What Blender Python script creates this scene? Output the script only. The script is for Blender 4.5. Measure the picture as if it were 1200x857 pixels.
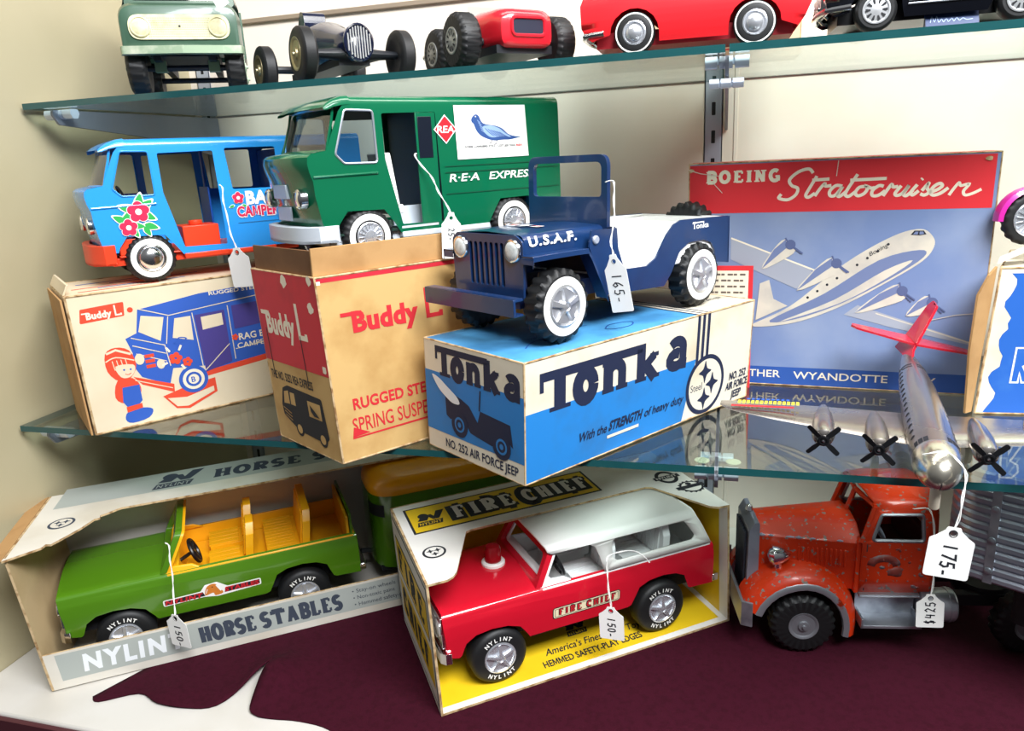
import bpy, bmesh, math, random
from mathutils import Vector, Matrix
from mathutils.geometry import tessellate_polygon
random.seed(7)
for _o in list(bpy.data.objects): bpy.data.objects.remove(_o)
SC = bpy.context.scene; COL = SC.collection
S = 0.01                      # everything below is written in centimetres
PI = math.pi

# ---------------------------------------------------------------- camera
cd = bpy.data.cameras.new('camera'); cam = bpy.data.objects.new('camera', cd); COL.objects.link(cam)
cd.sensor_fit = 'HORIZONTAL'; cd.sensor_width = 36.0; cd.lens = 36.0*886.95/1200.0; cd.clip_start = 0.02; cd.clip_end = 50
_yaw, _pit, _rol = -.2817, .2702, -.0508
_f = Vector((math.sin(_yaw)*math.cos(_pit), math.cos(_yaw)*math.cos(_pit), -math.sin(_pit)))
_r = Vector((math.cos(_yaw), -math.sin(_yaw), 0)); _u = _r.cross(_f)
_r2 = math.cos(_rol)*_r + math.sin(_rol)*_u; _u2 = -math.sin(_rol)*_r + math.cos(_rol)*_u
cam.matrix_world = Matrix(((_r2.x,_u2.x,-_f.x,0),(_r2.y,_u2.y,-_f.y,-58.67*S),(_r2.z,_u2.z,-_f.z,25*S),(0,0,0,1)))
SC.camera = cam

# ---------------------------------------------------------------- light and exposure
SC.view_settings.view_transform = 'Standard'; SC.view_settings.look = 'None'
SC.view_settings.gamma = 1.0; SC.view_settings.use_curve_mapping = False
SC.view_settings.exposure = -0.12
wd = bpy.data.worlds.new('shop_daylight'); SC.world = wd; wd.use_nodes = True
_n = wd.node_tree.nodes; _l = wd.node_tree.links
_bg = _n['Background']; _bg.inputs['Strength'].default_value = 0.21
_tc = _n.new('ShaderNodeTexCoord'); _sx = _n.new('ShaderNodeSeparateXYZ'); _rp = _n.new('ShaderNodeValToRGB')
_l.new(_tc.outputs['Generated'], _sx.inputs[0]); _l.new(_sx.outputs['Z'], _rp.inputs[0])
_mp = _n.new('ShaderNodeMapRange'); _mp.inputs['From Min'].default_value = -1; _mp.inputs['From Max'].default_value = 1
_l.new(_sx.outputs['Z'], _mp.inputs['Value']); _l.new(_mp.outputs[0], _rp.inputs[0])
_rp.color_ramp.elements[0].position = 0.3; _rp.color_ramp.elements[0].color = (.22, .22, .25, 1)
_rp.color_ramp.elements[1].position = 0.75; _rp.color_ramp.elements[1].color = (.95, .97, 1.0, 1)
_l.new(_rp.outputs[0], _bg.inputs['Color'])

def area(name, loc, target, sx, sy, power, color=(1,1,1)):
    d = bpy.data.lights.new(name, 'AREA'); d.shape = 'RECTANGLE'; d.size = sx*S; d.size_y = sy*S
    d.energy = power; d.color = color
    o = bpy.data.objects.new(name, d); COL.objects.link(o); o.location = Vector(loc)*S
    o.rotation_euler = (Vector(target)-Vector(loc)).to_track_quat('-Z', 'Y').to_euler()
    return o
area('window_daylight', (58, -72, 122), (-4, 8, -4), 100, 50, 66, (.95, .97, 1.0))
area('case_lamp', (10, 12, 76), (6, 20, 0), 110, 12, 4.6, (1, .97, .91))

# ---------------------------------------------------------------- materials
def lin(c):
    if isinstance(c, str):
        c = [int(c[i:i+2], 16)/255 for i in (0, 2, 4)]
    return tuple((x/12.92 if x <= .04045 else ((x+.055)/1.055)**2.4) for x in c) + (1,)
MATS = {}
def M(name, col='808080', rough=.5, metal=0., coat=0., col2=None, scale=20., lo=.45, hi=.65, bump=0., bscale=150., sheen=0., det=4., spec=.5, rough2=None, trans=0.):
    """principled material; col2 = a second colour in noise-shaped patches (stains, wear)"""
    if name in MATS: return MATS[name]
    m = bpy.data.materials.new(name); m.use_nodes = True
    n = m.node_tree.nodes; l = m.node_tree.links; b = n['Principled BSDF']
    b.inputs['Base Color'].default_value = lin(col); b.inputs['Roughness'].default_value = rough
    b.inputs['Metallic'].default_value = metal; b.inputs['Coat Weight'].default_value = coat
    b.inputs['Coat Roughness'].default_value = .06; b.inputs['Sheen Weight'].default_value = sheen
    b.inputs['Specular IOR Level'].default_value = spec
    if trans: b.inputs['Transmission Weight'].default_value = trans
    if col2 or bump:
        tc = n.new('ShaderNodeTexCoord')
    if col2:
        nz = n.new('ShaderNodeTexNoise'); nz.inputs['Scale'].default_value = scale; nz.inputs['Detail'].default_value = det
        l.new(tc.outputs['Object'], nz.inputs['Vector'])
        mr = n.new('ShaderNodeMapRange'); mr.inputs['From Min'].default_value = lo; mr.inputs['From Max'].default_value = hi
        l.new(nz.outputs['Fac'], mr.inputs['Value'])
        mx = n.new('ShaderNodeMix'); mx.data_type = 'RGBA'
        mx.inputs[6].default_value = lin(col); mx.inputs[7].default_value = lin(col2)
        l.new(mr.outputs[0], mx.inputs[0]); l.new(mx.outputs[2], b.inputs['Base Color'])
        if rough2 is not None:
            r = n.new('ShaderNodeMapRange'); r.inputs['To Min'].default_value = rough; r.inputs['To Max'].default_value = rough2
            l.new(mr.outputs[0], r.inputs['Value']); l.new(r.outputs[0], b.inputs['Roughness'])
    if bump:
        nb = n.new('ShaderNodeTexNoise'); nb.inputs['Scale'].default_value = bscale; nb.inputs['Detail'].default_value = 3
        l.new(tc.outputs['Object'], nb.inputs['Vector'])
        bp = n.new('ShaderNodeBump'); bp.inputs['Strength'].default_value = bump; bp.inputs['Distance'].default_value = .001
        l.new(nb.outputs['Fac'], bp.inputs['Height']); l.new(bp.outputs[0], b.inputs['Normal'])
    MATS[name] = m
    return m
def glass_mat(name, tint, refl=.04, rough=0.0, tr=1.0):
    """thin clear sheet: transparent, with a mirror share that grows at grazing angles"""
    m = bpy.data.materials.new(name); m.use_nodes = True
    n = m.node_tree.nodes; l = m.node_tree.links; n.clear()
    out = n.new('ShaderNodeOutputMaterial'); mix = n.new('ShaderNodeMixShader')
    t = n.new('ShaderNodeBsdfTransparent'); t.inputs[0].default_value = lin(tint)
    g = n.new('ShaderNodeBsdfGlossy'); g.inputs['Roughness'].default_value = rough; g.inputs[0].default_value = (1,1,1,1)
    lw = n.new('ShaderNodeLayerWeight'); lw.inputs['Blend'].default_value = .5
    p = n.new('ShaderNodeMath'); p.operation = 'POWER'; p.inputs[1].default_value = 4.2
    a = n.new('ShaderNodeMath'); a.operation = 'MULTIPLY_ADD'; a.inputs[1].default_value = 1-refl; a.inputs[2].default_value = refl
    l.new(lw.outputs['Facing'], p.inputs[0]); l.new(p.outputs[0], a.inputs[0]); l.new(a.outputs[0], mix.inputs[0])
    l.new(t.outputs[0], mix.inputs[1]); l.new(g.outputs[0], mix.inputs[2]); l.new(mix.outputs[0], out.inputs[0])
    MATS[name] = m
    return m

# ---------------------------------------------------------------- helpers
KK = [1.0]                                     # size factor of the thing being built
def rp(pts, r, n=5):
    """polygon with rounded corners; r is one radius or one per point"""
    out = []; N = len(pts)
    for i in range(N):
        p = Vector(pts[i]); a = Vector(pts[i-1])-p; b = Vector(pts[(i+1) % N])-p
        ri = r[i] if isinstance(r, (list, tuple)) else r
        la, lb = a.length, b.length
        if ri <= 0 or la < 1e-6 or lb < 1e-6: out.append((p.x, p.y)); continue
        a.normalize(); b.normalize(); ang = a.angle(b)
        if abs(ang-PI) < .02: out.append((p.x, p.y)); continue
        d = min(ri/math.tan(ang/2), la*.48, lb*.48)
        p0, p2 = p+a*d, p+b*d
        for k in range(n+1):
            t = k/n; q = p0*(1-t)**2+p*2*t*(1-t)+p2*t*t
            out.append((q.x, q.y))
    return out
def circ(cx, cy, r, n=28, ry=None, a0=0):
    ry = r if ry is None else ry
    return [(cx+r*math.cos(a0+2*PI*k/n), cy+ry*math.sin(a0+2*PI*k/n)) for k in range(n)]
def arc(cx, cy, r, a, b, n=10, ry=None):
    ry = r if ry is None else ry
    return [(cx+r*math.cos(math.radians(a+(b-a)*k/n)), cy+ry*math.sin(math.radians(a+(b-a)*k/n))) for k in range(n+1)]
def smooth(pts, n=6, closed=False):
    P = [Vector(p) for p in pts]; N = len(P); out = []
    for i in range(N if closed else N-1):
        p1, p2 = P[i], P[(i+1) % N]
        p0 = P[i-1] if (i > 0 or closed) else p1; p3 = P[(i+2) % N] if (i+2 < N or closed) else p2
        for k in range(n):
            t = k/n
            out.append(tuple(.5*((2*p1)+(p2-p0)*t+(2*p0-5*p1+4*p2-p3)*t*t+(3*p1-p0-3*p2+p3)*t**3)))
    if not closed: out.append(tuple(P[-1]))
    return out
def sheet2d(outer, holes=(), cu=(), cv=(), sub=0):
    """flat triangulated polygon with holes, cut along u = cu and v = cv lines -> verts, faces"""
    def area2(p): return sum(p[i-1][0]*p[i][1]-p[i][0]*p[i-1][1] for i in range(len(p)))
    o = list(outer) if area2(outer) > 0 else list(outer)[::-1]
    loops = [o]+[(list(h) if area2(h) < 0 else list(h)[::-1]) for h in holes]
    tris = tessellate_polygon([[Vector((x, y, 0)) for x, y in L] for L in loops])
    pts = [p for L in loops for p in L]
    bm = bmesh.new(); vs = [bm.verts.new((x, y, 0)) for x, y in pts]
    for t in tris:
        a, b, c = (pts[i] for i in t)
        cr = (b[0]-a[0])*(c[1]-a[1])-(b[1]-a[1])*(c[0]-a[0])
        if abs(cr) < 1e-9: continue
        try: bm.faces.new([vs[i] for i in (t if cr > 0 else t[::-1])])
        except ValueError: pass
    for axis, cuts in ((0, cu), (1, cv)):
        for c in cuts:
            co = [0, 0, 0]; no = [0, 0, 0]; co[axis] = c; no[axis] = 1
            bmesh.ops.bisect_plane(bm, geom=bm.verts[:]+bm.edges[:]+bm.faces[:], plane_co=co, plane_no=no, dist=1e-5)
    bm.verts.index_update()
    v = [(q.co.x, q.co.y) for q in bm.verts]; f = [[q.index for q in x.verts] for x in bm.faces]
    bm.free()
    return v, f
def frange(a, b, n): return [a+(b-a)*k/n for k in range(1, n)]
TXT = {}
def _glyph(s, bold):
    c = bpy.data.curves.new('t', 'FONT'); c.body = s; c.size = 1; c.offset = bold; c.resolution_u = 3
    o = bpy.data.objects.new('t', c); COL.objects.link(o)
    me = bpy.data.meshes.new_from_object(o.evaluated_get(bpy.context.evaluated_depsgraph_get()))
    v = [(p.co.x, p.co.y) for p in me.vertices]; f = [list(p.vertices) for p in me.polygons]
    bpy.data.objects.remove(o); bpy.data.curves.remove(c); bpy.data.meshes.remove(me)
    return v, f
def glyph(ch, bold):
    """outline fill of one letter and its advance"""
    key = (ch, bold)
    if key not in TXT:
        v, f = _glyph(ch, bold) if ch != ' ' else ([], [])
        bar = max(p[0] for p in _glyph('|', 0.)[0]); two = max(p[0] for p in _glyph(ch+'|', 0.)[0])
        if ch == 'M':      # drawn by hand: one clean outline
            t = .085+2*bold; l, r, md = .07-bold, .71+bold, .39
            v = [(l, 0), (l, .7), (l+t*1.15, .7), (md, .24), (r-t*1.15, .7), (r, .7), (r, 0), (r-t, 0), (r-t, .47), (md, .0), (l+t, .47), (l+t, 0)]
            v, f = sheet2d(v[::-1])
        TXT[key] = (v, f, two-bar)
    return TXT[key]
def text2d(s, bold=0., track=.0):
    """letters laid out one by one -> list of (verts, faces), total width"""
    x = 0.; out = []
    for ch in s:
        v, f, adv = glyph(ch, bold)
        if v: out.append(([(p[0]+x, p[1]) for p in v], f))
        x += adv+track+max(0, bold-.02)*1.2
    if not out: return [], 1.
    x0 = min(p[0] for v, f in out for p in v); x1 = max(p[0] for v, f in out for p in v)
    return [([(p[0]-x0, p[1]) for p in v], f) for v, f in out], x1-x0

class MB:
    """collects geometry in centimetres; build() makes ONE mesh object"""
    def __init__(s): s.v = []; s.f = []; s.m = []
    def add(s, verts, faces, mat=0, T=None):
        b = len(s.v)
        s.v += [tuple(T @ Vector(p)) if T is not None else tuple(p) for p in verts]
        s.f += [[i+b for i in f] for f in faces]; s.m += [mat]*len(faces)
        return s
    def hexa(s, p, mat=0, T=None):      # p: bottom 4 counter-clockwise, top 4
        return s.add(p, [[3, 2, 1, 0], [4, 5, 6, 7], [0, 1, 5, 4], [1, 2, 6, 5], [2, 3, 7, 6], [3, 0, 4, 7]], mat, T)
    def box(s, x0, x1, y0, y1, z0, z1, mat=0, T=None):
        return s.hexa([(x0, y0, z0), (x1, y0, z0), (x1, y1, z0), (x0, y1, z0), (x0, y0, z1), (x1, y0, z1), (x1, y1, z1), (x0, y1, z1)], mat, T)
    def loft(s, rings, closed=True, caps=True, mat=0, T=None):
        n = len(rings[0]); v = [p for r in rings for p in r]; f = []
        for i in range(len(rings)-1):
            for j in range(n if closed else n-1):
                k = (j+1) % n
                f.append([i*n+j, i*n+k, (i+1)*n+k, (i+1)*n+j])
        if caps and closed:
            f.append(list(range(n))[::-1]); f.append([(len(rings)-1)*n+j for j in range(n)])
        return s.add(v, f, mat, T)
    def lathe(s, prof, n=32, axis='z', c=(0, 0, 0), mat=0, closed=False, T=None, mod=None):
        """prof: (radius, height) list; mod(k, i) scales a radius"""
        rings = []
        for i, (r, h) in enumerate(prof):
            ring = []
            for k in range(n):
                a = 2*PI*k/n; rr = r*(mod(k, i) if mod else 1)
                x, y = rr*math.cos(a), rr*math.sin(a)
                p = {'z': (x, y, h), 'y': (y, h, x), 'x': (h, x, y)}[axis]
                ring.append((p[0]+c[0], p[1]+c[1], p[2]+c[2]))
            rings.append(ring)
        if closed: rings.append(rings[0])
        return s.loft(rings, True, not closed, mat, T)
    def tube(s, path, r, n=8, mat=0, closed=False, T=None, caps=True):
        P = [Vector(p) for p in path]; N = len(P); rings = []
        d0 = (P[1]-P[0]).normalized(); up = Vector((0, 0, 1)) if abs(d0.z) < .9 else Vector((1, 0, 0))
        a = d0.cross(up).normalized()
        for i in range(N):
            d = ((P[(i+1) % N] if (closed or i < N-1) else P[i])-(P[i-1] if (closed or i > 0) else P[i])).normalized()
            a = (a-d*a.dot(d)).normalized(); b = d.cross(a); rr = r[i] if isinstance(r, (list, tuple)) else r
            rings.append([tuple(P[i]+(a*math.cos(2*PI*k/n)+b*math.sin(2*PI*k/n))*rr) for k in range(n)])
        if closed: rings.append(rings[0])
        return s.loft(rings, True, caps and not closed, mat, T)
    def prism(s, pts, fmap, thick, mat=0, holes=(), T=None):
        """extrude a 2D polygon (with holes): fmap(u, v, w), w = 0..thick"""
        v, f = sheet2d(pts, holes); n = len(v)
        V = [fmap(a, b, 0) for a, b in v]+[fmap(a, b, thick) for a, b in v]
        F = [x[::-1] for x in f]+[[i+n for i in x] for x in f]
        cnt = {}
        for x in f:
            for i in range(len(x)): cnt[(x[i], x[(i+1) % len(x)])] = 1
        for (a, b) in cnt:
            if (b, a) not in cnt: F.append([a, b, b+n, a+n])
        return s.add(V, F, mat, T)
    def sheet(s, outer, fmap, holes=(), cu=(), cv=(), mat=0, T=None):
        v, f = sheet2d(outer, holes, cu, cv)
        return s.add([fmap(a, b) for a, b in v], f, mat, T)
    def build(s, name, mats, parent=None, bevel=0., solid=0., seg=2, angle=35, sub=0, merge=True, off=0., recalc=True):
        k = S*KK[0]
        me = bpy.data.meshes.new(name)
        me.from_pydata([(a*k, b*k, c*k) for a, b, c in s.v], [], s.f)
        if not isinstance(mats, (list, tuple)): mats = [mats]
        for m in mats: me.materials.append(m)
        me.polygons.foreach_set('material_index', s.m)
        if merge or recalc:
            bm = bmesh.new(); bm.from_mesh(me)
            if merge: bmesh.ops.remove_doubles(bm, verts=bm.verts[:], dist=1e-6)
            if recalc: bmesh.ops.recalc_face_normals(bm, faces=bm.faces[:])
            bm.to_mesh(me); bm.free()
        me.polygons.foreach_set('use_smooth', [True]*len(me.polygons))
        me.set_sharp_from_angle(angle=math.radians(angle))
        o = bpy.data.objects.new(name, me); COL.objects.link(o)
        if parent is not None: o.parent = parent
        if sub:
            q = o.modifiers.new('subdivision', 'SUBSURF'); q.levels = sub; q.render_levels = sub
        if solid:
            q = o.modifiers.new('thickness', 'SOLIDIFY'); q.thickness = solid*k; q.offset = off
        if bevel:
            q = o.modifiers.new('rounding', 'BEVEL'); q.width = bevel*k; q.segments = seg; q.limit_method = 'ANGLE'; q.angle_limit = math.radians(40)
        return o

class Surf:
    """prints on a surface: F(u, v, off) maps centimetres on the print to a point"""
    STEP = .012
    def __init__(s, mb, F, layer=1): s.mb = mb; s.F = F; s.k = layer
    def up(s): s.k += 1; return s
    def off(s):
        s.n = (getattr(s, 'n', 0)+1) % 9
        return s.k*s.STEP+(s.n*.0012 if s.k >= 0 else -s.n*.0012)
    def poly(s, pts, mat, holes=(), cu=(), cv=()):
        v, f = sheet2d(pts, holes, cu, cv)
        o = s.off(); s.mb.add([s.F(a, b, o) for a, b in v], f, mat); return s
    def rect(s, x0, y0, x1, y1, mat, r=0): return s.poly(rp([(x0, y0), (x1, y0), (x1, y1), (x0, y1)], r) if r else [(x0, y0), (x1, y0), (x1, y1), (x0, y1)], mat)
    def disc(s, x, y, r, mat, n=28, ry=None): return s.poly(circ(x, y, r, n, ry), mat)
    def ring(s, x, y, r0, r1, mat, n=32, q=1.):
        a, b = circ(x, y, r0, n, r0*q), circ(x, y, r1, n, r1*q)
        o = s.off(); s.mb.add([s.F(p[0], p[1], o) for p in a+b], [[i, n+i, n+(i+1) % n, (i+1) % n][::-1] for i in range(n)], mat); return s
    def stroke(s, pts, w, mat, closed=False, taper=None):
        P = [Vector((p[0], p[1])) for p in pts]
        if closed: P.append(P[0])
        n = len(P); V = []
        for i in range(n):
            a = P[max(i-1, 0)] if not (closed and i == 0) else P[-2]; b = P[min(i+1, n-1)] if not (closed and i == n-1) else P[1]
            d1 = (P[i]-a); d2 = (b-P[i]); d1 = d1.normalized() if d1.length > 1e-9 else d2.normalized(); d2 = d2.normalized() if d2.length > 1e-9 else d1
            t = d1+d2; t = t.normalized() if t.length > .3 else d1
            c = max(.5, t.dot(d1)); q = Vector((-t.y, t.x))*(w*.5/c)*(taper(i/(n-1)) if taper else 1)
            V += [P[i]-q, P[i]+q]
        o = s.off(); s.mb.add([s.F(p.x, p.y, o) for p in V], [[2*i, 2*i+2, 2*i+3, 2*i+1] for i in range(n-1)], mat); return s
    def text(s, t, x, y, h, mat, w=None, bold=.01, shear=0., rot=0., center=False, sx=1., track=.0):
        """h = cap height; w = forced width"""
        L, tw = text2d(t, bold, track); k = h/.72
        kx = (w/tw) if w else k*sx
        c, sn = math.cos(rot), math.sin(rot); ox = -tw*kx/2 if center else 0
        for v, f in L:
            o = s.off(); P = []
            for a, b in v:
                a2 = a*kx+ox+shear*b*k; b2 = b*k
                P.append(s.F(x+a2*c-b2*sn, y+a2*sn+b2*c, o))
            s.mb.add(P, f, mat)
        return s
    def arctext(s, t, cx, cy, r, a0, a1, h, mat, bold=.02, inward=False):
        """letters round a circle from angle a0 to a1 (degrees)"""
        n = len(t)
        for i, ch in enumerate(t):
            a = math.radians(a0+(a1-a0)*(i+.5)/n); rot = a-PI/2 if a1 < a0 else a+PI/2
            v, f, tw = glyph(ch, bold); k = h/.72; o = s.off(); c, sn = math.cos(rot), math.sin(rot); P = []
            for p, q in v:
                p2 = (p-tw/2)*k; q2 = (q-.36)*k
                P.append(s.F(cx+r*math.cos(a)+p2*c-q2*sn, cy+r*math.sin(a)+p2*sn+q2*c, o))
            s.mb.add(P, f, mat)
        return s
    def slab(s, t, x, y, h, mat, w=.2, gap=.18, width=None, serif=True, shear=0., cond=1.):
        """heavy slab-serif lettering drawn from strokes; w = stem width as a share of h"""
        adv = 0; items = []
        for ch in t:
            if ch == ' ': adv += .45; continue
            gw, strokes, ser = SLAB[ch]
            items.append((adv, strokes, ser)); adv += gw+w+gap
        adv -= gap
        kx = (width/adv) if width else h*cond
        def P(p, o): return (x+(o+w/2+p[0])*kx+shear*p[1]*h, y+p[1]*h)
        for o, strokes, ser in items:
            for st in strokes:
                thin = 1.; pts = st
                if isinstance(st[0], (int, float)): thin = st[0]; pts = st[1:]
                s.stroke([P(p, o) for p in pts], w*h*thin, mat)
            if serif:
                for p in ser:
                    yy = min(max(p[1], .055), .945 if p[1] > .8 else 9); hw = (p[2] if len(p) > 2 else .19)
                    s.stroke([P((p[0]-hw, yy), o), P((p[0]+hw, yy), o)], .11*h, mat)
        return s
def A_(cx, cy, r, a, b, ry=None, n=9): return arc(cx, cy, r, a, b, n, ry)
SLAB = {
 'T': (.72, [[(.36, 0), (.36, 1)], [(-.04, .93), (.76, .93)], [(0, .97), (0, .72)], [(.72, .97), (.72, .72)]], [(.36, 0)]),
 'B': (.5, [[(.08, 0), (.08, 1)], [(.0, .94)]+A_(.3, .72, .22, 90, -90)+[(.08, .5)], [(.1, .5)]+A_(.32, .27, .22, 90, -90)+[(.0, .06)]], [(.08, 0), (.08, 1)]),
 'O': (.6, [A_(.3, .5, .3, 0, 360, .44, 22)], []),
 'E': (.5, [[(.1, 0), (.1, 1)], [.6, (.1, .94), (.5, .94)], [.6, (.1, .5), (.38, .5)], [.6, (.1, .06), (.52, .06)], [.5, (.5, .94), (.5, .74)], [.5, (.53, .06), (.53, .28)]], [(.1, 0), (.1, 1)]),
 'F': (.5, [[(.1, 0), (.1, 1)], [.6, (.1, .94), (.5, .94)], [.6, (.1, .5), (.38, .5)], [.5, (.5, .94), (.5, .72)]], [(.1, 0), (.1, 1)]),
 'I': (.16, [[(.08, 0), (.08, 1)]], [(.08, 0), (.08, 1)]),
 'N': (.56, [[.8, (.06, 0), (.06, 1)], [(.06, .95), (.5, .05)], [.8, (.5, 0), (.5, 1)]], [(.06, 0), (.02, 1), (.5, 1)]),
 'G': (.56, [A_(.3, .5, .3, 50, 330, .44, 16), [.9, (.54, .05), (.54, .42)], [.6, (.34, .42), (.64, .42)]], []),
 'R': (.54, [[(.08, 0), (.08, 1)], [(.0, .94)]+A_(.3, .71, .22, 90, -90)+[(.08, .48)], [(.28, .48), (.5, .04)]], [(.08, 0), (.08, 1), (.52, 0, .1)]),
 'C': (.54, [A_(.3, .5, .3, 45, 315, .44, 16), [.6, (.52, .95), (.52, .68)]], []),
 'H': (.56, [[(.06, 0), (.06, 1)], [(.5, 0), (.5, 1)], [.7, (.06, .5), (.5, .5)]], [(.06, 0), (.06, 1), (.5, 0), (.5, 1)]),
 'S': (.46, [A_(.23, .71, .21, 30, 270, .23, 12)+A_(.23, .28, .22, 90, -150, .22, 12)[1:]], []),
 'L': (.46, [[(.08, 0), (.08, 1)], [.6, (.08, .06), (.48, .06)], [.6, (.48, .06), (.48, .3)]], [(.08, 0), (.08, 1)]),
 'A': (.6, [[.8, (.04, 0), (.3, 1)], [(.3, 1), (.56, 0)], [.6, (.14, .3), (.46, .3)]], [(.04, 0, .14), (.56, 0, .14)]),
 'Y': (.56, [[.9, (0, 1), (.28, .5)], [.7, (.56, 1), (.28, .5)], [(.28, .5), (.28, 0)]], [(.28, 0), (0, 1, .12), (.56, 1, .12)]),
 'o': (.42, [A_(.21, .33, .21, 0, 360, .29, 20)], []),
 'n': (.44, [[(.05, 0), (.05, .66)], [.85]+[(.05, .42)]+A_(.24, .42, .17, 150, 0, .19, 8)+[(.41, 0)]], [(.05, 0, .15), (.0, .66, .1), (.41, 0, .15)]),
 'k': (.46, [[(.05, 0), (.05, 1.0)], [.8, (.05, .28), (.42, .64)], [.95, (.18, .4), (.43, 0)]], [(.05, 0, .15), (.0, 1.0, .1), (.43, 0, .13), (.4, .64, .12)]),
 'a': (.42, [[.85]+A_(.19, .46, .17, 150, 0, .17, 8)+[(.36, .05), (.46, .04)], [.85]+A_(.18, .19, .17, 60, 330, .16, 10)], []),
}
def quadmap(bl, br, tr, tl, w, h):
    """print area w x h on a flat quadrilateral seen from outside"""
    bl, br, tr, tl = (Vector(p) for p in (bl, br, tr, tl))
    n = (br-bl).cross(tl-bl).normalized()
    def F(x, y, o=0):
        u, v = x/w, y/h
        return tuple(bl*(1-u)*(1-v)+br*u*(1-v)+tr*u*v+tl*(1-u)*v+n*o)
    return F

def tag(o, label=None, cat=None, group=None, kind=None):
    if label: o['label'] = label
    if cat: o['category'] = cat
    if group: o['group'] = group
    if kind: o['kind'] = kind
    return o
def thing(name, label, cat, loc=(0, 0, 0), rz=0., group=None, rot=None):
    o = bpy.data.objects.new(name, None); o.empty_display_size = .02; COL.objects.link(o)
    o.location = Vector(loc)*S; o.rotation_euler = rot if rot else (0, 0, math.radians(rz))
    return tag(o, label, cat, group)
def struct(o): o['kind'] = 'structure'; return o
def copy_part(o, parent, loc=None, rz=None):
    """copy of a part with its own sub-parts"""
    c = o.copy(); COL.objects.link(c); c.parent = parent
    if loc is not None: c.location = Vector(loc)*S*KK[0]
    if rz is not None: c.rotation_euler = (0, 0, rz)
    for ch in o.children:
        d = ch.copy(); COL.objects.link(d); d.parent = c
    return c

# ---------------------------------------------------------------- common materials
CREAM = M('wall_paint_cream', 'ECE2D6', .75, col2='E5DACB', scale=6, bump=.05, bscale=60)
BEIGE = M('wall_paint_beige', 'B5AB8C', .4, col2='AEA484', scale=5, bump=.05, bscale=60)
DECK = M('deck_laminate', 'D3CFC8', .35, col2='C9C4BA', scale=9)
FASCIA = M('fascia_red', '4A1F26', .45)
GLASS = glass_mat('shelf_glass', 'E6EEEA', .045)
GEDGE = M('glass_edge_green', '1A4C4E', .12, spec=.8, col2='17484A', scale=30)
CHROME = M('chrome', 'E6E6E8', .16, 1.)
STEEL = M('zinc_steel', 'AEB5C4', .4, .3)
ARMG = M('bracket_grey', '7C828E', .45, .3)
CLIP = M('clip_nickel', 'CBD4E2', .35, .25)
SLOT = M('slot_dark', '1C1D22', .8)
PADM = M('pad_vinyl', 'D8D5B8', .5)
BLACK = M('rubber_black', '0F1012', .55, bump=.1, bscale=400)
PBLACK = M('plastic_black', '0E0F12', .35)
INK = M('ink_black', '191B24', .7)
WHITE = M('plastic_white', 'F1F1EC', .4)
CARD = M('tag_card', 'F7F6F2', .6)
STRING = M('tag_string', 'F4F3EF', .8)
WWALL = M('whitewall_vinyl', 'F3F2EC', .5)
DARK = M('dark_recess', '14151A', .7)

# ---------------------------------------------------------------- the setting: display case
XL, ZF, ZT, YB = -72.1, -24.38, 32.75, 37.35
m = MB(); m.box(XL-3, 75, YB, YB+2, ZF-20, 78); struct(m.build('wall_back', CREAM))
m = MB(); m.box(XL-3, XL, -13.4, YB, ZF-20, 78); struct(m.build('wall_left', BEIGE))
m = MB(); m.box(XL, 75, -13.2, YB, ZF-1.8, ZF, 0); struct(m.build('floor', DECK, bevel=.25))
m = MB(); m.box(XL, 75, -13.7, -13.2, ZF-20, ZF-.3); struct(m.build('trim_1', FASCIA))
m = MB(); m.box(.55, 1.0, YB-.12, YB, ZF, 78); struct(m.build('trim_2', CREAM, bevel=.1))
m = MB(); m.box(-68.5, -12, YB-.5, YB, 43.5, 44.1); struct(m.build('trim_3', M('rail_bronze', '9C8C7A', .5, .2), bevel=.1))

def standard(x, label):
    m = MB(); w = 1.05
    holes = []
    z = -22.
    while z < 74:
        holes.append(rp([(-.22, z), (.22, z), (.22, z+1.45), (-.22, z+1.45)], .08, 2)); z += 3.15
    m.sheet([(-w, ZF), (w, ZF), (w, 77), (-w, 77)], lambda u, v: (x+u, YB-.12, v), holes)
    m.box(x-w, x-w+.12, YB-.12, YB-.01, ZF+.01, 77); m.box(x+w-.12, x+w, YB-.12, YB-.01, ZF+.01, 77)
    m.box(x-w+.15, x+w-.15, YB-.05, YB-.03, ZF+.01, 77, 1)
    o = m.build('slotted_standard', [STEEL, SLOT], recalc=False)
    return tag(o, label, 'shelf standard', 'slotted uprights on the back wall')
standard(-1.75, 'grey slotted metal upright behind the joint of the glass shelves')
standard(-69.9, 'slotted metal upright in the back corner by the left wall')

def shelf(x0, x1, y0, z, label):
    m = MB(); t = .62
    P = [(x0, y0, z-t), (x1, y0, z-t), (x1, 37.2, z-t), (x0, 37.2, z-t), (x0, y0, z), (x1, y0, z), (x1, 37.2, z), (x0, 37.2, z)]
    m.add(P, [[3, 2, 1, 0], [4, 5, 6, 7]], 0); m.add(P, [[0, 1, 5, 4], [1, 2, 6, 5], [2, 3, 7, 6], [3, 0, 4, 7]], 1)
    return tag(m.build('glass_shelf', [GLASS, GEDGE], recalc=False), label, 'glass shelf', 'glass shelves of the display case')
shelf(-71.5, -.42, 0, 0, 'long green-edged lower glass shelf carrying the two vans and the blue jeep')
shelf(-.12, 62, 0, 0, 'lower glass shelf at right under the silver airplane')
shelf(-71.5, -.42, 8.63, ZT, 'long upper glass shelf under the green truck and race cars')
shelf(-.12, 62, 8.63, ZT, 'upper glass shelf at right under the black car')

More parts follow.
